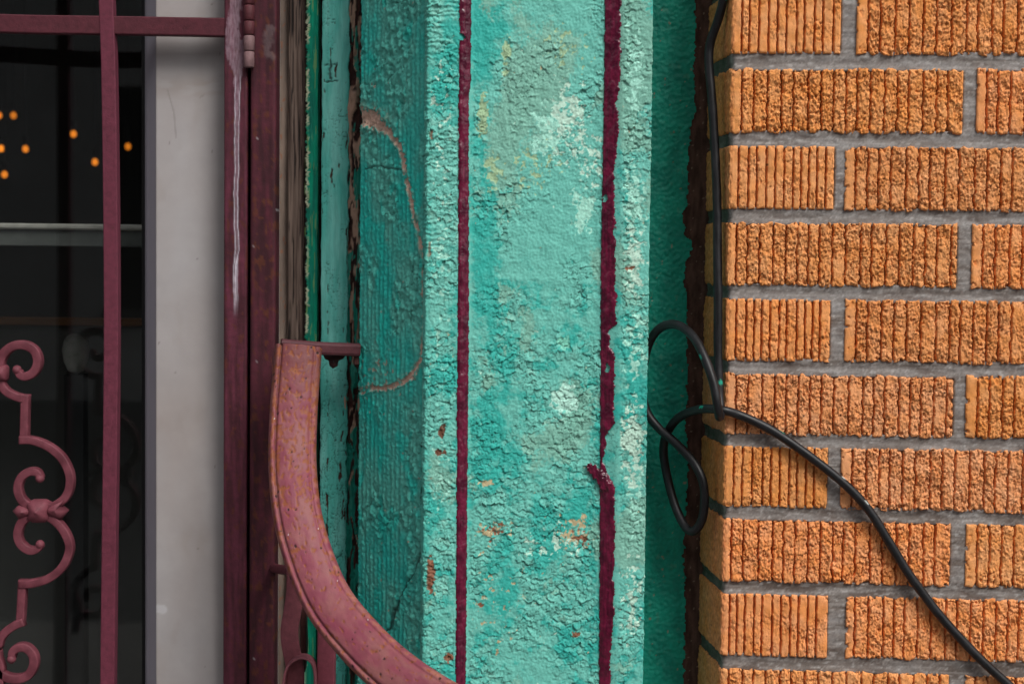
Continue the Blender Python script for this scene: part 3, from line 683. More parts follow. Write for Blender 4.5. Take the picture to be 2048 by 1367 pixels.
def f_beige(s, z, px, py, sd):
    h = 0.25*fbm(s/6, z/30, 3, sd)
    c = mix(np.broadcast_to(srgb(140, 122, 110), s.shape+(3,)), srgb(112, 98, 90), 0.5+fbm(s/20, z/60, 3, sd+1))
    return h, mix(c, srgb(150, 90, 60), sst(.62, .7, fbm(s/4, z/7, 3, sd+2))*.6)
def f_wood(s, z, px, py, sd):
    g = fbm(s/2.2, z/120, 4, sd)
    h = 0.9*g - 1.2*sst(0.3, 0.6, fbm(s/1.7, z/90, 3, sd+3))
    c = mix(np.broadcast_to(srgb(112, 95, 86), s.shape+(3,)), srgb(70, 56, 50), 0.5+1.1*g)
    return h, mix(c, srgb(24, 17, 16), sst(.25, .5, fbm(s/1.7, z/90, 3, sd+3)))
def f_bead(s, z, px, py, sd):
    h = 0.35*fbm(s/2, z/30, 3, sd)+0.3*fbm(s/8, z/12, 3, sd+1)
    c = mix(np.broadcast_to(srgb(0, 138, 108), s.shape+(3,)), srgb(10, 110, 92), 0.5+fbm(s/6, z/50, 3, sd+2))
    e = px - np.interp(py, [0, 683, 1367], [614, 612, 608]) + 3.5*fbm(s/30, z/2.6, 4, sd+3)
    fl = sst(3.2, 1.5, np.abs(e-2.0)+2.4*noise(s/1.4, z/1.5, sd+5))
    fl = fl*sst(-.5, .3, fbm(s/30, z/14, 3, sd+11)); c = mix(c, srgb(176, 178, 152), fl); c = mix(c, srgb(16, 16, 16), sst(1.0, -1.0, e))
    c = mix(c, srgb(120, 150, 90), sst(.4, .55, fbm(s/3, z/40, 3, sd+6))*.6)
    return h + 0.6*fl, c
def f_trim(s, z, px, py, sd):
    W1, W2, idv, ox, oy = worley((s+1.2*fbm(s/6, z/6, 2, sd))/6.5, (z+1.0*noise(s/3, z/3, sd+1))/3.6, sd+2)
    ck = sst(-0.15, 0.4, fbm(s/22, z/60, 3, sd+3)+0.25*sst(650, 850, py))
    e = W2-W1; on = ck*(rnd(idv, 1) > 0.35)
    V1, V2, vid, _, _ = worley((s+1.5*noise(s/4, z/7, sd+4))/7, z/34, sd+5)
    v = np.exp(-(V2-V1)/0.035)*(rnd(vid, 1) > 0.55)*sst(600, 800, py)
    prof = 1.4*sst(16, 19, s-20)*1.0
    h = 0.16*fbm(s/3, z/14, 3, sd+6)+0.2*fbm(s/12, z/30, 2, sd+7) - on*0.9*np.exp(-e/0.06) - 1.3*v + prof*0
    h += -0.9*np.exp(-((px-np.interp(py, [0, 1367], [684, 672]))/2.0)**2)*0.5
    c = mix(np.broadcast_to(srgb(98, 166, 158), s.shape+(3,)), srgb(68, 152, 142), 0.5+0.9*fbm(s/14, z/70, 3, sd+8)+0.4*sst(660, 900, py))
    c = mix(c, srgb(20, 34, 30), np.maximum(on*np.exp(-e/0.045)*.8, v*.9))
    peel = sst(.80, .86, fbm(s/5, z/34, 4, sd+9) + 0.75*sst(686, 704, px-0.006*(683-py)) + 0.22*sst(700, 900, py))
    px, py = px+2.5*noise(s/3, z/3, sd+20), py+2.5*noise(s/3, z/3, sd+21)
    H1 = pdist([(660, 125, 2), (659, 150, 2.5), (662, 162, 1)], px, py); H2 = pdist([(648, 131), (672, 129)], px, py); H3 = pdist([(650, 164), (674, 162)], px, py)
    hk = np.maximum(np.maximum(np.exp(-(H1/1.2)**2), np.exp(-(H2/1.6)**2)), np.exp(-(H3/1.6)**2))
    c = mix(c, srgb(58, 34, 26), peel); c = mix(c, srgb(22, 20, 18), hk*.9)
    return h-1.3*peel-1.2*hk, c
def f_split(s, z, px, py, sd):
    w = fbm(s/14, z/60, 3, sd)*5
    g = fbm((s+w)/2.4, z/75, 4, sd+1); g2 = fbm((s+w)/4.5, z/48, 3, sd+2)
    h = 3.0*g + 2.0*g2
    c = mix(np.broadcast_to(srgb(64, 34, 28), s.shape+(3,)), srgb(26, 16, 15), 0.5+1.3*g)
    c = mix(c, srgb(166, 134, 116), sst(.12, .3, g2+0.25*np.exp(-((py-300)/260)**2)-0.35*sst(800, 1000, py)-.06)*.95)
    c = mix(c, srgb(20, 128, 112), sst(.12, .24, fbm((s+w)/6, z/40, 3, sd+3)+0.28*sst(780, 960, py)-.04)*.95)
    return h, c
board('beige_strip', 549, 577, .212, .212, .0014, 701, f_beige, lab='smooth beige strip')
board('weathered_strip', 574, 609, .204, .204, .0010, 711, f_wood, lab='grey brown weathered wood strip')
board('green_strip', 608, 634, .196, .190, .0009, 721, f_bead, lab='bright green strip with flaked white edge', dxf=lambda s, z: 0.5e-3*fbm(s/30, z/40, 3, 729))
board('split_strip', 690, 724, .180, .172, .0010, 741, f_split, lab='split brown wood with peeling strands')
board('trim_board', 641, 695, .178, .176, .0008, 731, f_trim, lab='cracked teal board', dxf=lambda s, z: 1.6e-3*fbm(s/60, z/16, 4, 739)*sst(24, 30, s) - 0.5e-3*fbm(s/60, z/18, 3, 738)*sst(24, 20, s))
box('dark_gap', (X(630, .2), .207, 0), (X(650, .2), .226, ZHI), M['wood'], fr, color=srgb(52, 24, 20))

# ================================================================== GLAZED DOORWAY
win = thing('shop_window', (X(150, YG), YG, 0), 'dark shop window with broad grey jamb behind the maroon gate', 'window')
YJ = 0.184
q, nr, s = path([(X(293, YG), YG+.004), (X(312, YJ), YJ), (X(550, YJ), YJ), (X(550, YJ)+.0008, .24)], .0011)
zs = zrange(ZV0, ZV1, .0016, ZLO, ZHI)
Z, S = np.meshgrid(zs, q[:, 0], indexing='ij'); a, b = S*1000, Z*1000
PX, PY = proj(S, np.full_like(S, YJ), Z)
c = mix(np.broadcast_to(srgb(166, 162, 163), Z.shape+(3,)), srgb(158, 150, 148), 0.5+0.5*fbm(a/60, b/160, 3, 801))
sc_ = worley(a/26, b/34, 806); c = mix(c, srgb(112, 106, 104), (rnd(sc_[2], 1) > .72)*(sc_[0] < .035)*.6)
scr = np.minimum(pdist([(335, 180), (348, 225), (352, 275)], PX, PY), pdist([(400, 195), (408, 190)], PX, PY)); c = mix(c, srgb(120, 114, 112), sst(2.2, .6, scr)*.5)
c = mix(c, srgb(196, 196, 200), sst(1.1, .8, pdist([(316, 1216, 9), (326, 1218, 9)], PX, PY))*.5)
c = mix(c, srgb(140, 128, 118), np.exp(-((PY-175)/22)**2)*.35*sst(-.3, .4, fbm(a/40, b/12, 3, 803)) + .18*sst(.2, .9, fbm(a/30, b/60, 3, 804)))  # brownish band: the rail's shadow and stain put into the colour
sel = q[:, 0] >= X(312, YJ)-0.0005
sheet('jamb_panel', q[sel], nr[sel], zs, 0.0, c[:, sel], M['jamb'], win)
qe, ne, se = path([(X(290, YG), YG+.010), (X(290, .200), .200), (X(311.5, YJ), YJ+.0006)], .004)
sheet('jamb_edge', qe, ne, np.array([0, 1.0, ZHI]), 0.0, srgb(136, 132, 142), M['jamb'], win)
box('gasket', (X(284, YG), YG-.001, 0), (X(292, YG), YG+.012, ZHI), M['black'], win)
box('glass_pane', (-1.9, YG+.004, 0), (X(287, YG), YG+.010, ZHI), M['glass'], win)

# things seen in the room, plus a form made up for a reflection
yr = .40
p, p2 = W(0, 448, yr), W(290, 456, yr)
rl = thing('shelf', (-.6, yr, p[2]), 'pale metal edged grey shelf across the dark window', 'shelf')
box('shelf_board', (-1.5, yr, W(0, 490, yr)[2]), (.2, yr+.25, W(0, 459, yr)[2]), M['greyband'], rl)
box('edge_strip', (-1.5, yr-.006, W(0, 458, yr)[2]), (.2, yr+.03, W(0, 446, yr)[2]), M['pale'], rl, bevel=.002)
yc = .75
ct = thing('counter', (-.5, yc, 0), 'brown wooden counter edge low in the dark window', 'counter')
box('counter_top', (-.9, yc, W(100, 650, yc)[2]), (.2, yc+.03, W(100, 636, yc)[2]), M['counter'], ct)
box('counter_body', (-.88, yc+.004, 0), (.2, yc+.028, W(100, 650, yc)[2]-.001), M['room'], ct)
yb = .60
cb = W(152, 700, yb)  # added rounded form, imitates a whitish reflection in the glass
refl_pts = [(0, -.030), (.010, -.026), (.015, -.014), (.017, 0.0), (.015, .012), (.011, .018), (.006, .021), (0, .022)]
bq = np.array(refl_pts); an = np.arange(24)*2*np.pi/24
V = np.stack([cb[0]+bq[:, None, 0]*np.cos(an), yb+bq[:, None, 0]*np.sin(an), cb[2]+np.broadcast_to(bq[:, None, 1], (8, 24))], -1)
refl_form = thing('reflection_form', (cb[0], yb, 0), 'small pale rounded form made up for a whitish reflection in the glass', 'reflection_form')
link_mesh('reflection_form_body', V.reshape(-1, 3), ring_faces(8, 24), M['white'], refl_form)
box('added_stand', (cb[0]-.012, yb-.012, 0), (cb[0]+.012, yb+.012, cb[2]-.0302), M['black'], refl_form)  # added to hold up the made-up form
yl = 2.6
BU = [(-2, 231), (27, 231), (2, 297), (51, 298), (9, 349), (147, 268), (190, 324), (256, 293)]
names = ['leftmost in the upper row', 'beside the frame edge in the upper row', 'at the frame edge, middle row', 'second from the edge in the middle row', 'lowest near the frame edge', 'alone just left of the gate bar, high', 'just left of the gate bar, low', 'right of the gate bar']
for (bx, by), nm in zip(BU, names):
    c = W(bx, by, yl)
    t = thing('pendant_bulb', tuple(c), 'small glowing amber bulb in the dark window, '+nm, 'light bulb', 'amber bulbs inside')
    r = .0075; th = np.linspace(0, np.pi, 8); pr = np.stack([r*np.sin(th), -r*1.15*np.cos(th)], 1)
    V = np.stack([c[0]+pr[:, None, 0]*np.cos(an[::2]), c[1]+pr[:, None, 0]*np.sin(an[::2]), c[2]+np.broadcast_to(pr[:, None, 1], (8, 12))], -1)
    link_mesh('bulb', V.reshape(-1, 3), ring_faces(8, 12), M['bulb%d' % (int(bx+by) % 3)], t)
    box('socket', (c[0]-.005, c[1]-.005, c[2]+.0112), (c[0]+.005, c[1]+.005, c[2]+.03), M['black'], t)
    box('cord', (c[0]-.0012, c[1]-.0012, c[2]+.0302), (c[0]+.0012, c[1]+.0012, 2.7), M['black'], t)

# ================================================================== SECURITY GATE
YGT = .152
gate = thing('security_gate', (X(0, YGT), YGT, 0), 'maroon wrought iron gate with scrollwork in front of the dark glass', 'gate')
NF = np.array([0, -1.0, 0])
IRON1 = srgb(98, 42, 58); IRON2 = srgb(80, 33, 43); IRON3 = srgb(112, 58, 68)
def bar(name, pts, w, d, parent, color, step=.01, Y=YGT, r=.0012, mat='iron', lab=None):
    P = np.array([W(*p, Y) if len(p) == 2 else W(*p) for p in pts]); P[:, 1] += d/2
    P, s = spline(P, step); T, N, S = frames(P, NF)
    o = sweep(name, P, N, S, rrect(w, d, r, 2), M[mat], parent, color, smooth=False)
    if lab: o['label'] = lab
    return o
MM = .000496                       # metres per pixel at the gate
bar('horizontal_rail', [(-900, 20), (-300, 30), (0, 46), (220, 50), (449, 54)], 36*MM, .014, gate, IRON2)
bar('vertical_bar', [(208, -420), (210, -60), (216, 130), (220, 400), (221.5, 650), (220, 850), (217, 1100), (214, 1367), (208, 1900), (200, 2480)], 29*MM, .0135, gate, IRON1, Y=YGT-.001)
for bx in (-36, -290, -545):
    bar('vertical_bar', [(bx-6, -420), (bx, 400), (bx, 850), (bx-6, 1400), (bx-20, 2480)], 29*MM, .0135, gate, IRON1, Y=YGT-.001)
bar('bottom_rail', [(-900, 2440), (449, 2440)], 36*MM, .014, gate, IRON2)
bar('outer_stile', [(-900, -500), (-910, 700), (-920, 2500)], 50*MM, .024, gate, IRON2, Y=YGT)
# stile with lime drips, finely meshed
xs0, xs1 = X(447, YGT), X(493.5, YGT)
zz = zrange(ZV0, ZV1, .0014, .12, 2.25, .05)
P = np.stack([np.full_like(zz, (xs0+xs1)/2), np.full_like(zz, YGT+.012), zz], 1)
ring = rrect(xs1-xs0, .024, .002, 3, .0008)
N = np.tile(NF, (len(zz), 1)); S = np.tile([1., 0, 0], (len(zz), 1))
VX = P[:, None, 0]+ring[None, :, 0]; VY = P[:, None, 1]-ring[None, :, 1]; VZ = np.broadcast_to(P[:, None, 2], VX.shape)
px, py = proj(VX, VY, VZ); fr_m = VY < YGT+.004
a, b = VX*1000, VZ*1000
c = mix(np.broadcast_to(srgb(90, 38, 54), VX.shape+(3,)), srgb(66, 26, 36), 0.5+fbm(a/6, b/60, 4, 901))
c = mix(c, srgb(84, 40, 26), sst(.4, .6, fbm(a/7, b/10, 4, 905)+.2*np.exp(-((py-510)/40)**2))*.6)
wob = 2.2*noise(a*0, b/26, 907)+1.0*noise(a*0, b/9, 908)
patch = np.maximum(sst(1.05, .85, pdist([(478, -60, 14), (470, 10, 12), (465, 60, 13), (470, 95, 20), (472, 120, 17), (476, 150, 9), (474, 190, 5), (472, 230, 3)], px+wob, py)+.25*fbm(a/3, b/6, 3, 909)), 0)
l1 = np.exp(-((px-np.interp(py, [150, 300, 420, 500, 540, 640], [470, 470, 468.5, 470, 467, 468])-wob)/0.85)**2)*.62*sst(120, 190, py)*sst(640, 590, py)
l2 = np.exp(-((px-np.interp(py, [150, 300, 420, 500, 540, 640], [480, 477, 475.5, 477, 471, 470])-wob)/0.85)**2)*.62*sst(120, 190, py)*sst(640, 590, py)
l3 = sst(4.5, 2.5, np.abs(px-472.5-wob))*sst(500, 530, py)*sst(640, 570, py)*.4 + sst(6, 3, np.abs(px-473-wob))*sst(200, 240, py)*sst(560, 480, py)*.16
c = mix(c, srgb(146, 122, 134), patch*.75*fr_m*(.7+.5*fbm(a/1.5, b/10, 2, 911)))
c = mix(c, srgb(208, 202, 214), np.clip(np.maximum(l1, l2)+l3, 0, 1)*.95*fr_m)
o = sweep('stile', P, N, S, ring, M['iron'], gate, c, cap=False); o['label'] = 'gate stile with white lime drips'
# weld fillets where the rail meets the stile
for sgn in (-1, 1):
    f = W(447, 54+sgn*18, YGT+.004)
    k = np.linspace(0, np.pi/2, 6); R_ = .006
    arc = [(f[0]-R_+R_*math.sin(t), f[2]-sgn*(R_-R_*math.cos(t)) ) for t in k]
    prof2 = [(f[0]+.001, f[2]+sgn*.001)]+[(f[0]-R_*(1-math.sin(t)), f[2]-sgn*R_*(1-math.cos(t))*-1) for t in k]
    n = len(prof2); V = [(x, YGT+.001, z) for x, z in prof2]+[(x, YGT+.012, z) for x, z in prof2]
    F = [tuple(range(n)), tuple(range(2*n-1, n-1, -1))]+[(i, (i+1) % n, n+(i+1) % n, n+i) for i in range(n)]
    link_mesh('weld', V, F, M['iron'], gate, IRON2, False)
def scroll(name, pts, w=17, d=.011, taper=None, lab=None):
    P = np.array([W(x, y, YGT+.001) for x, y in pts]); P[:, 1] += d/2 + (.0009 if len(pts) == 3 else 0)
    P, s = spline(P, .0022); T, N, S = frames(P, NF)
    t = s/s[-1]; sc = np.ones_like(t)
    if taper: sc = np.interp(t, [p[0] for p in taper], [p[1] for p in taper])
    pr = rrect(w*MM, d, .0014, 3); prs = np.broadcast_to(pr, (len(P),)+pr.shape).copy(); prs[..., 0] *= sc[:, None]
    a = np.broadcast_to(s[:, None]*1000, (len(P), len(pr))); g = np.broadcast_to(np.arange(len(pr))[None]*1.3, a.shape)
    c = mix(np.broadcast_to(IRON3, a.shape+(3,)), srgb(92, 42, 52), .5+fbm(a/14, g/4, 3, 921))
    return sweep(name, P, N, S, prs, M['iron'], gate, c)
scroll('scroll', [(34, 741), (38, 750), (50, 753), (66, 744), (74, 724), (68, 703), (50, 691), (28, 691), (10, 702), (0, 718), (-4, 740)], 18, taper=[(0, .75), (.12, 1), (1, 1.05)])
scroll('scroll', [(-6, 745), (0, 768), (12, 784), (32, 794), (46, 797)], 17)
scroll('scroll', [(48, 789), (47, 830), (46, 884)], 17)
scroll('scroll', [(37, 880), (62, 881), (92, 892), (120, 914), (136, 944), (138, 972), (128, 996), (108, 1011), (84, 1020)], 17)
scroll('scroll', [(80, 957), (72, 945), (56, 944), (40, 956), (34, 978), (42, 1000), (60, 1014), (78, 1019)], 18, taper=[(0, .7), (.15, .95), (1, 1)])
scroll('scroll', [(74, 1028), (96, 1034), (120, 1054), (136, 1084), (135, 1110), (120, 1138), (94, 1158), (64, 1167), (36, 1169)], 17)
scroll('scroll', [(80, 1090), (70, 1100), (54, 1100), (38, 1086), (34, 1066), (42, 1044), (58, 1033), (76, 1028)], 18, taper=[(0, .7), (.15, .95), (1, 1)])
scroll('scroll', [(43, 1160), (41, 1200), (38, 1248)], 17)
scroll('scroll', [(46, 1244), (30, 1250), (12, 1262), (0, 1276), (-6, 1294)], 17)
scroll('scroll', [(22, 1318), (23, 1305), (34, 1296), (50, 1296), (64, 1310), (66, 1330), (55, 1350), (36, 1358), (14, 1356), (-2, 1346), (-10, 1330)], 18, taper=[(0, .75), (.12, 1), (1, 1.05)])
scroll('scroll', [(-8, 1300), (-6, 1316), (0, 1340), (-6, 1400)], 16)
def ball(name, c, rx, ry, rz, parent, color, mat='iron'):
    th = np.linspace(0, np.pi, 9); an2 = np.arange(16)*2*np.pi/16
    V = np.stack([c[0]+rx*np.sin(th)[:, None]*np.cos(an2), c[1]+ry*np.sin(th)[:, None]*np.sin(an2), c[2]-rz*np.broadcast_to(np.cos(th)[:, None], (9, 16))], -1)
    return link_mesh(name, V.reshape(-1, 3), ring_faces(9, 16), M[mat], parent, color)
for bx, by in ((34, 739), (80, 956), (80, 1088), (23, 1317)):
    p = W(bx, by, YGT+.004); ball('scroll_tip', p, .0046, .005, .0046, gate, IRON3)
# cast leaf collar in the middle, a bow of two leaves bound by a ring
def loft(name, outline, yc, th, parent, color, crown):
    """cast piece: closed outline in px, crowned face and real thickness"""
    o = np.array(outline, float); cen = o.mean(0); levels = [(1.0, .0), (1.0, .45), (.86, .8), (.5, 1.0), (.02, 1.0+crown)]
    V = []
    for k, h in levels:
        for p in o: 
            w = W(cen[0]+(p[0]-cen[0])*k, cen[1]+(p[1]-cen[1])*k, yc); V.append((w[0], yc+.011-th*h, w[2]))
    n = len(o); F = ring_faces(len(levels), n).tolist()
    return link_mesh(name, V, F, M['iron'], parent, color)
loft('collar', [(52, 1006), (62, 1000), (88, 1000), (98, 1006), (96, 1022), (99, 1038), (88, 1046), (62, 1046), (52, 1038), (55, 1022)], YGT, .0155, gate, IRON3, .25)
loft('leaf', [(22, 1022), (36, 1009), (58, 1016), (64, 1023), (58, 1031), (36, 1039)], YGT, .0135, gate, IRON3, .2)
loft('leaf', [(133, 1022), (118, 1010), (130, 998), (94, 1014), (88, 1023), (94, 1032), (120, 1039)], YGT, .0135, gate, IRON3, .2)
loft('collar', [(-10, 732), (8, 730), (12, 735), (12, 758), (8, 763), (-10, 762)], YGT, .015, gate, IRON3, .1)

# ================================================================== HINGE POST
YP = .150
xp0, xp1 = X(499.5, YP), X(551, YP)
post = thing('hinge_post', ((xp0+xp1)/2, YP+.012, 0), 'dark maroon square steel post with hinge beside the gate stile', 'post')
zz = zrange(ZV0, ZV1, .002, 0, ZHI, .05)
P = np.stack([np.full_like(zz, (xp0+xp1)/2), np.full_like(zz, YP+.013), zz], 1)
ring = rrect(xp1-xp0, .026, .0022, 3, .0018)
N = np.tile(NF, (len(zz), 1)); S = np.tile([1., 0, 0], (len(zz), 1))
VX = P[:, None, 0]+ring[None, :, 0]; VZ = np.broadcast_to(P[:, None, 2], VX.shape)
px, py = proj(VX, np.full_like(VX, YP), VZ); a, b = VX*1000, VZ*1000
c = mix(np.broadcast_to(srgb(78, 30, 42), VX.shape+(3,)), srgb(54, 20, 28), .5+fbm(a/7, b/70, 4, 931))
c = mix(c, srgb(88, 44, 26), sst(.35, .6, fbm(a/6, b/12, 4, 935)+.3*np.exp(-((py-510)/35)**2-((px-522)/22)**2))*.7)
c = mix(c, srgb(112, 96, 98), sst(1.3, .5, pdist([(540, 60, 10), (532, 105, 8), (545, 112, 7)], px, py)+.7*fbm(a/5, b/6, 4, 936))*.42)
c = mix(c, srgb(190, 185, 190), (worley(a/22, b/22, 937)[0] < .016)*.4)
sweep('post_tube', P, N, S, ring, M['iron'], post, c, cap=True)
HX = X(496, YP-.006)
for y0, y1, rr in ((-36, 9, .0050), (10, 41, .0051), (42, 70, .0053), (71, 102, .0052), (103, 135, .0050)):
    za, zb = W(496, y0, YP-.006)[2], W(496, y1, YP-.006)[2]
    zk = np.array([za, za-.0012, zb+.0012, zb]); Pk = np.stack([np.full(4, HX), np.full(4, YP-.004), zk], 1)
    kc = srgb(120, 92, 94) if y0 > 60 else srgb(84, 40, 46)
    o = sweep('hinge_knuckle', Pk, np.tile(NF, (4, 1)), np.tile([-1., 0, 0], (4, 1)), circle(rr*1.04, 18), M['iron'], post, kc, scale=np.array([.82, 1, 1, .82]))
box('hinge_leaf', (HX-.003, YP-.003, W(496, 133, YP)[2]), (HX+.004, YP+.004, W(496, -30, YP)[2]), M['iron'], post, color=srgb(60, 26, 32))

# ================================================================== HANDRAIL
hr = thing('handrail', (X(640, 0), 0, 0), 'curved maroon iron handrail with rust spots sweeping down in front of the doorway', 'handrail')
HP = [(597, 692, .088), (593, 745, .080), (587, 830, .066), (585, 930, .048), (595, 1030, .028), (620, 1120, .008), (657, 1202, -.012), (712, 1272, -.036), (780, 1338, -.062), (868, 1400, -.092), (975, 1456, -.125), (1100, 1515, -.16), (1300, 1620, -.22), (1480, 1740, -.27)]
P0 = np.array([W(*p) for p in HP]); P, s = spline(P0, .0011)
view = CAM[None]-P; view /= np.linalg.norm(view, axis=1)[:, None]
T, N, S = frames(P, view)
if S[len(S)//4][0] < 0: S = -S
hw = .0225
# moulded cap rail section: grooves near both sides, crowned middle, turned down edges
sv = np.linspace(-1, 1, 56)
top = .0075*(1-sv**2*.75) + .0010*np.exp(-((sv+.86)/.10)**2) - .0026*np.exp(-((sv+.70)/.045)**2) - .0011*np.exp(-((sv-.70)/.05)**2) - .0060*np.clip((np.abs(sv)-.86)/.14, 0, 1)**2
under_ = np.array([(.97, -.0075), (.6, -.0085), (0, -.0085), (-.6, -.0085), (-.97, -.0075)])
prof = np.r_[np.stack([sv*hw, top], 1), under_*np.array([hw, 1])]
n = len(prof)
a = np.broadcast_to(s[:, None]*1000, (len(P), n)); g = np.broadcast_to(np.r_[sv, under_[:, 0]][None]*hw*1000, (len(P), n)); sn = g/hw/1000
lump = 0.22*fbm(a/9, g/9, 3, 941)+0.3*fbm(a/30, g/20, 2, 942)
base = mix(np.broadcast_to(srgb(130, 62, 76), a.shape+(3,)), srgb(138, 84, 84), .5+.9*fbm(a/40, g/14, 3, 943))
base = mix(base, srgb(124, 54, 74), .7*sst(-.2, .8, fbm(a/26, g/12, 4, 944)))
base = mix(base, srgb(184, 122, 92), np.exp(-((np.abs(sn)-.9)/.09)**2)*(.4+.8*fbm(a/8, g/8, 3, 945))*.5)
base = mix(base, srgb(104, 56, 54), sst(80, 0, a)*.75)
rustm = sst(.48, .78, fbm(a/6.5, g/4, 4, 946)+.34*np.exp(-((a-90)/110)**2)-.05*sst(200, 300, a)+.22*np.exp(-((np.abs(sn)-.8)/.2)**2))
RV = P[:, None]+S[:, None]*prof[None, :, :1]; rpx, rpy = proj(RV[..., 0], RV[..., 1], RV[..., 2])
for rx_, ry_, rw_, rh_ in ((572, 782, 7, 9), (565, 800, 6, 5), (610, 826, 10, 6), (618, 846, 7, 10), (562, 868, 8, 9), (556, 920, 5, 26), (600, 965, 7, 16), (607, 985, 5, 12), (564, 990, 6, 14), (572, 1010, 7, 7), (590, 745, 16, 8), (630, 780, 5, 14), (590, 1105, 8, 6), (668, 1148, 9, 5), (545, 1050, 4, 22), (754, 1307, 9, 4), (626, 770, 6, 8), (580, 905, 5, 7)):
    rustm = np.maximum(rustm, sst(1.2, .35, np.hypot((rpx-rx_)/rw_, (rpy-ry_)/rh_)+.75*fbm(a/3, g/3, 4, 960)))
base = mix(base, srgb(138, 76, 40), rustm*.85)
base = mix(base, srgb(62, 34, 24), sst(.45, .9, fbm(a/2.2, g/2.2, 3, 962))*rustm*.8)
ps = worley(a/8, g/7, 947); pit = sst(.07, .03, ps[0]-.12*rnd(ps[2], 3))*(rnd(ps[2], 1) > .84-.35*sst(.1, .6, fbm(a/40, g/18, 2, 961)))
base = mix(base, srgb(36, 18, 15), pit*.95)
base = mix(base, srgb(60, 30, 22), np.exp(-((sn+.70)/.035)**2)*(.55+.4*noise(a/12, g*0, 948)))
ps2 = worley(a/45, g/30, 949); base = mix(base, srgb(225, 220, 225), (ps2[0] < .008)*.7)  # sparse white specks: glints painted into the colour
lump -= .5*rustm+.7*pit
NN = N[:, None]; V = P[:, None]+S[:, None]*prof[None, :, :1]+NN*(prof[None, :, 1:]+(lump*1e-3)[..., None]*(np.arange(n) < 56)[None, :, None])
Vf = V.reshape(-1, 3); k = len(Vf)
F = ring_faces(len(P), n); F = F[:, ::-1]
ar = np.arange(n); br = (ar+1) % n
fl = F.tolist()+[(int(x), int(y), k) for x, y in zip(ar, br)]+[(int(y)+(len(P)-1)*n, int(x)+(len(P)-1)*n, k+1) for x, y in zip(ar, br)]
Vf = np.r_[Vf, [Vf[:n].mean(0)], [Vf[k-n:k].mean(0)]]
bc = base.reshape(-1, 3); bc = np.r_[bc, bc[:1], bc[-1:]]
link_mesh('cap_rail', Vf, fl, M['rail'], hr, bc)
DK = srgb(84, 44, 50)
bar('wall_bracket', [(560, 691, .098), (640, 697, .108), (716, 700, .124)], .0125, .012, hr, DK, .01, r=.003)
box('bracket_plate', (X(708, .128), .128, W(0, 722, .13)[2]), (X(718, .128), .150, W(0, 680, .13)[2]), M['iron'], hr, bevel=.001, color=srgb(70, 40, 36))
# small leaf hanging under the bracket
loft('leaf', [(644, 711), (690, 711), (684, 719), (675, 722), (673, 733), (664, 738), (657, 733), (655, 722), (648, 719)], .118, .004, hr, srgb(52, 26, 26), .1)
bar('baluster', [(653, 1190, .05), (652, 1300, .05), (650, 1500, .05), (645, 2600, .05)], 36*.00046, .015, hr, srgb(112, 52, 64))
bar('newel_post', [(1480, 1742, -.262), (1478, 2500, -.262), (1476, 3900, -.262)], .03, .03, hr, DK, r=.003)
bar('strap', [(590, 1118, .068), (590, 1180, .066), (584, 1225, .062), (578, 1262, .058), (582, 1300, .055), (590, 1340, .055), (590, 1420, .06), (600, 1600, .06)], 36*.00047, .005, hr, srgb(124, 66, 74), .006, r=.0015)
bar('strap', [(608, 1190, .075), (606, 1240, .075), (607, 1300, .075), (604, 1340, .08)], 13*.00047, .012, hr, srgb(80, 46, 44), .006, r=.0015)
bar('strap', [(566, 1400, .04), (567, 1360, .042), (576, 1331, .042), (598, 1316, .042), (620, 1322, .042), (629, 1346, .042), (629, 1400, .042)], 5*.00046, .017, hr, srgb(132, 76, 84), .003, r=.001)
Pr = np.array([W(548, 1135, .155), W(562, 1138, .12), W(580, 1139, .085)]); Pr, _ = spline(Pr, .006); T_, N_, S_ = transport(Pr)
sweep('tie_rod', Pr, N_, S_, circle(.0048, 14), M['iron'], hr, srgb(96, 44, 54))

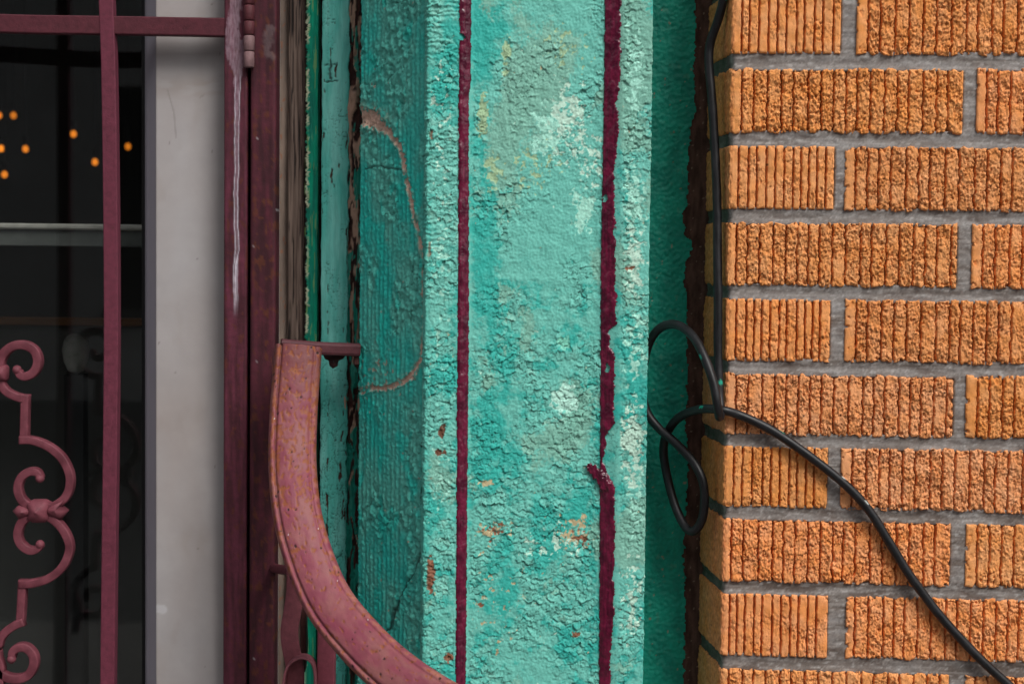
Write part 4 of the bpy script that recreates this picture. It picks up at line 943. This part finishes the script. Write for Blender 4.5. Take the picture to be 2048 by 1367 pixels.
# ================================================================== CABLE
CB = [(1452, -150, .012), (1449, -60, .012), (1446, 0, .014), (1436, 40, .020), (1421, 85, .026), (1418, 125, .026), (1424, 200, .022), (1430, 300, .018), (1434, 400, .014), (1435, 500, .010), (1436, 600, .006), (1436, 700, .004), (1438, 775, .000),
      (1441, 815, -.006), (1439, 833, -.016), (1435, 812, -.024), (1428, 770, -.022), (1414, 727, -.016), (1395, 686, -.004), (1372, 659, .010), (1346, 648, .024), (1320, 656, .038), (1300, 682, .050), (1288, 725, .058), (1284, 775, .060), (1293, 822, .058),
      (1318, 856, .052), (1352, 886, .042), (1385, 921, .032), (1405, 960, .026), (1409, 1000, .026), (1404, 1038, .030), (1388, 1061, .036), (1370, 1052, .044), (1350, 1010, .056), (1334, 950, .064), (1327, 898, .064), (1336, 862, .056), (1360, 833, .038), (1400, 818, .012), (1440, 819, -.008),
      (1480, 830, -.010), (1540, 858, -.0125), (1610, 905, -.014), (1690, 968, -.0165), (1738, 1020, -.018), (1775, 1078, -.0195), (1820, 1150, -.021), (1880, 1230, -.023), (1950, 1306, -.025), (2010, 1362, -.027), (2090, 1430, -.030), (2200, 1520, -.035)]
CB = [(x, y, CY+U[1]*onwall(x, y)[0]-.0058) if x >= 1480 and i > 30 else (x, y, d) for i, (x, y, d) in enumerate(CB)]
P, s = spline(np.array([W(*p) for p in CB]), .0016); T, N, S = transport(P)
rad = .0041*(1+.05*noise(s*1000/20, s*0, 951)); ncir = 20
a = np.broadcast_to(s[:, None]*1000, (len(P), ncir)); g = np.broadcast_to(np.arange(ncir)[None]*1.45, a.shape)
c = mix(np.broadcast_to(srgb(17, 17, 19), a.shape+(3,)), srgb(30, 30, 33), .5+fbm(a/16, g/5, 3, 953))
ps = worley(a/17, g/14.5, 957)
fleck = sst(.16, .11, ps[0]+.1*noise(a/2, g/2, 959))*(rnd(ps[2], 1) > .90)
c = mix(c, mix(np.broadcast_to(srgb(20, 150, 125), c.shape), srgb(190, 195, 190), (rnd(ps[2], 2) > .5)*1.0), fleck)
tag(sweep('cable', P, N, S, circle(1.0, ncir), M['cable'], None, c, scale=rad), 'black cable hanging down the brick corner, looping once and crossing the bricks', 'cable')
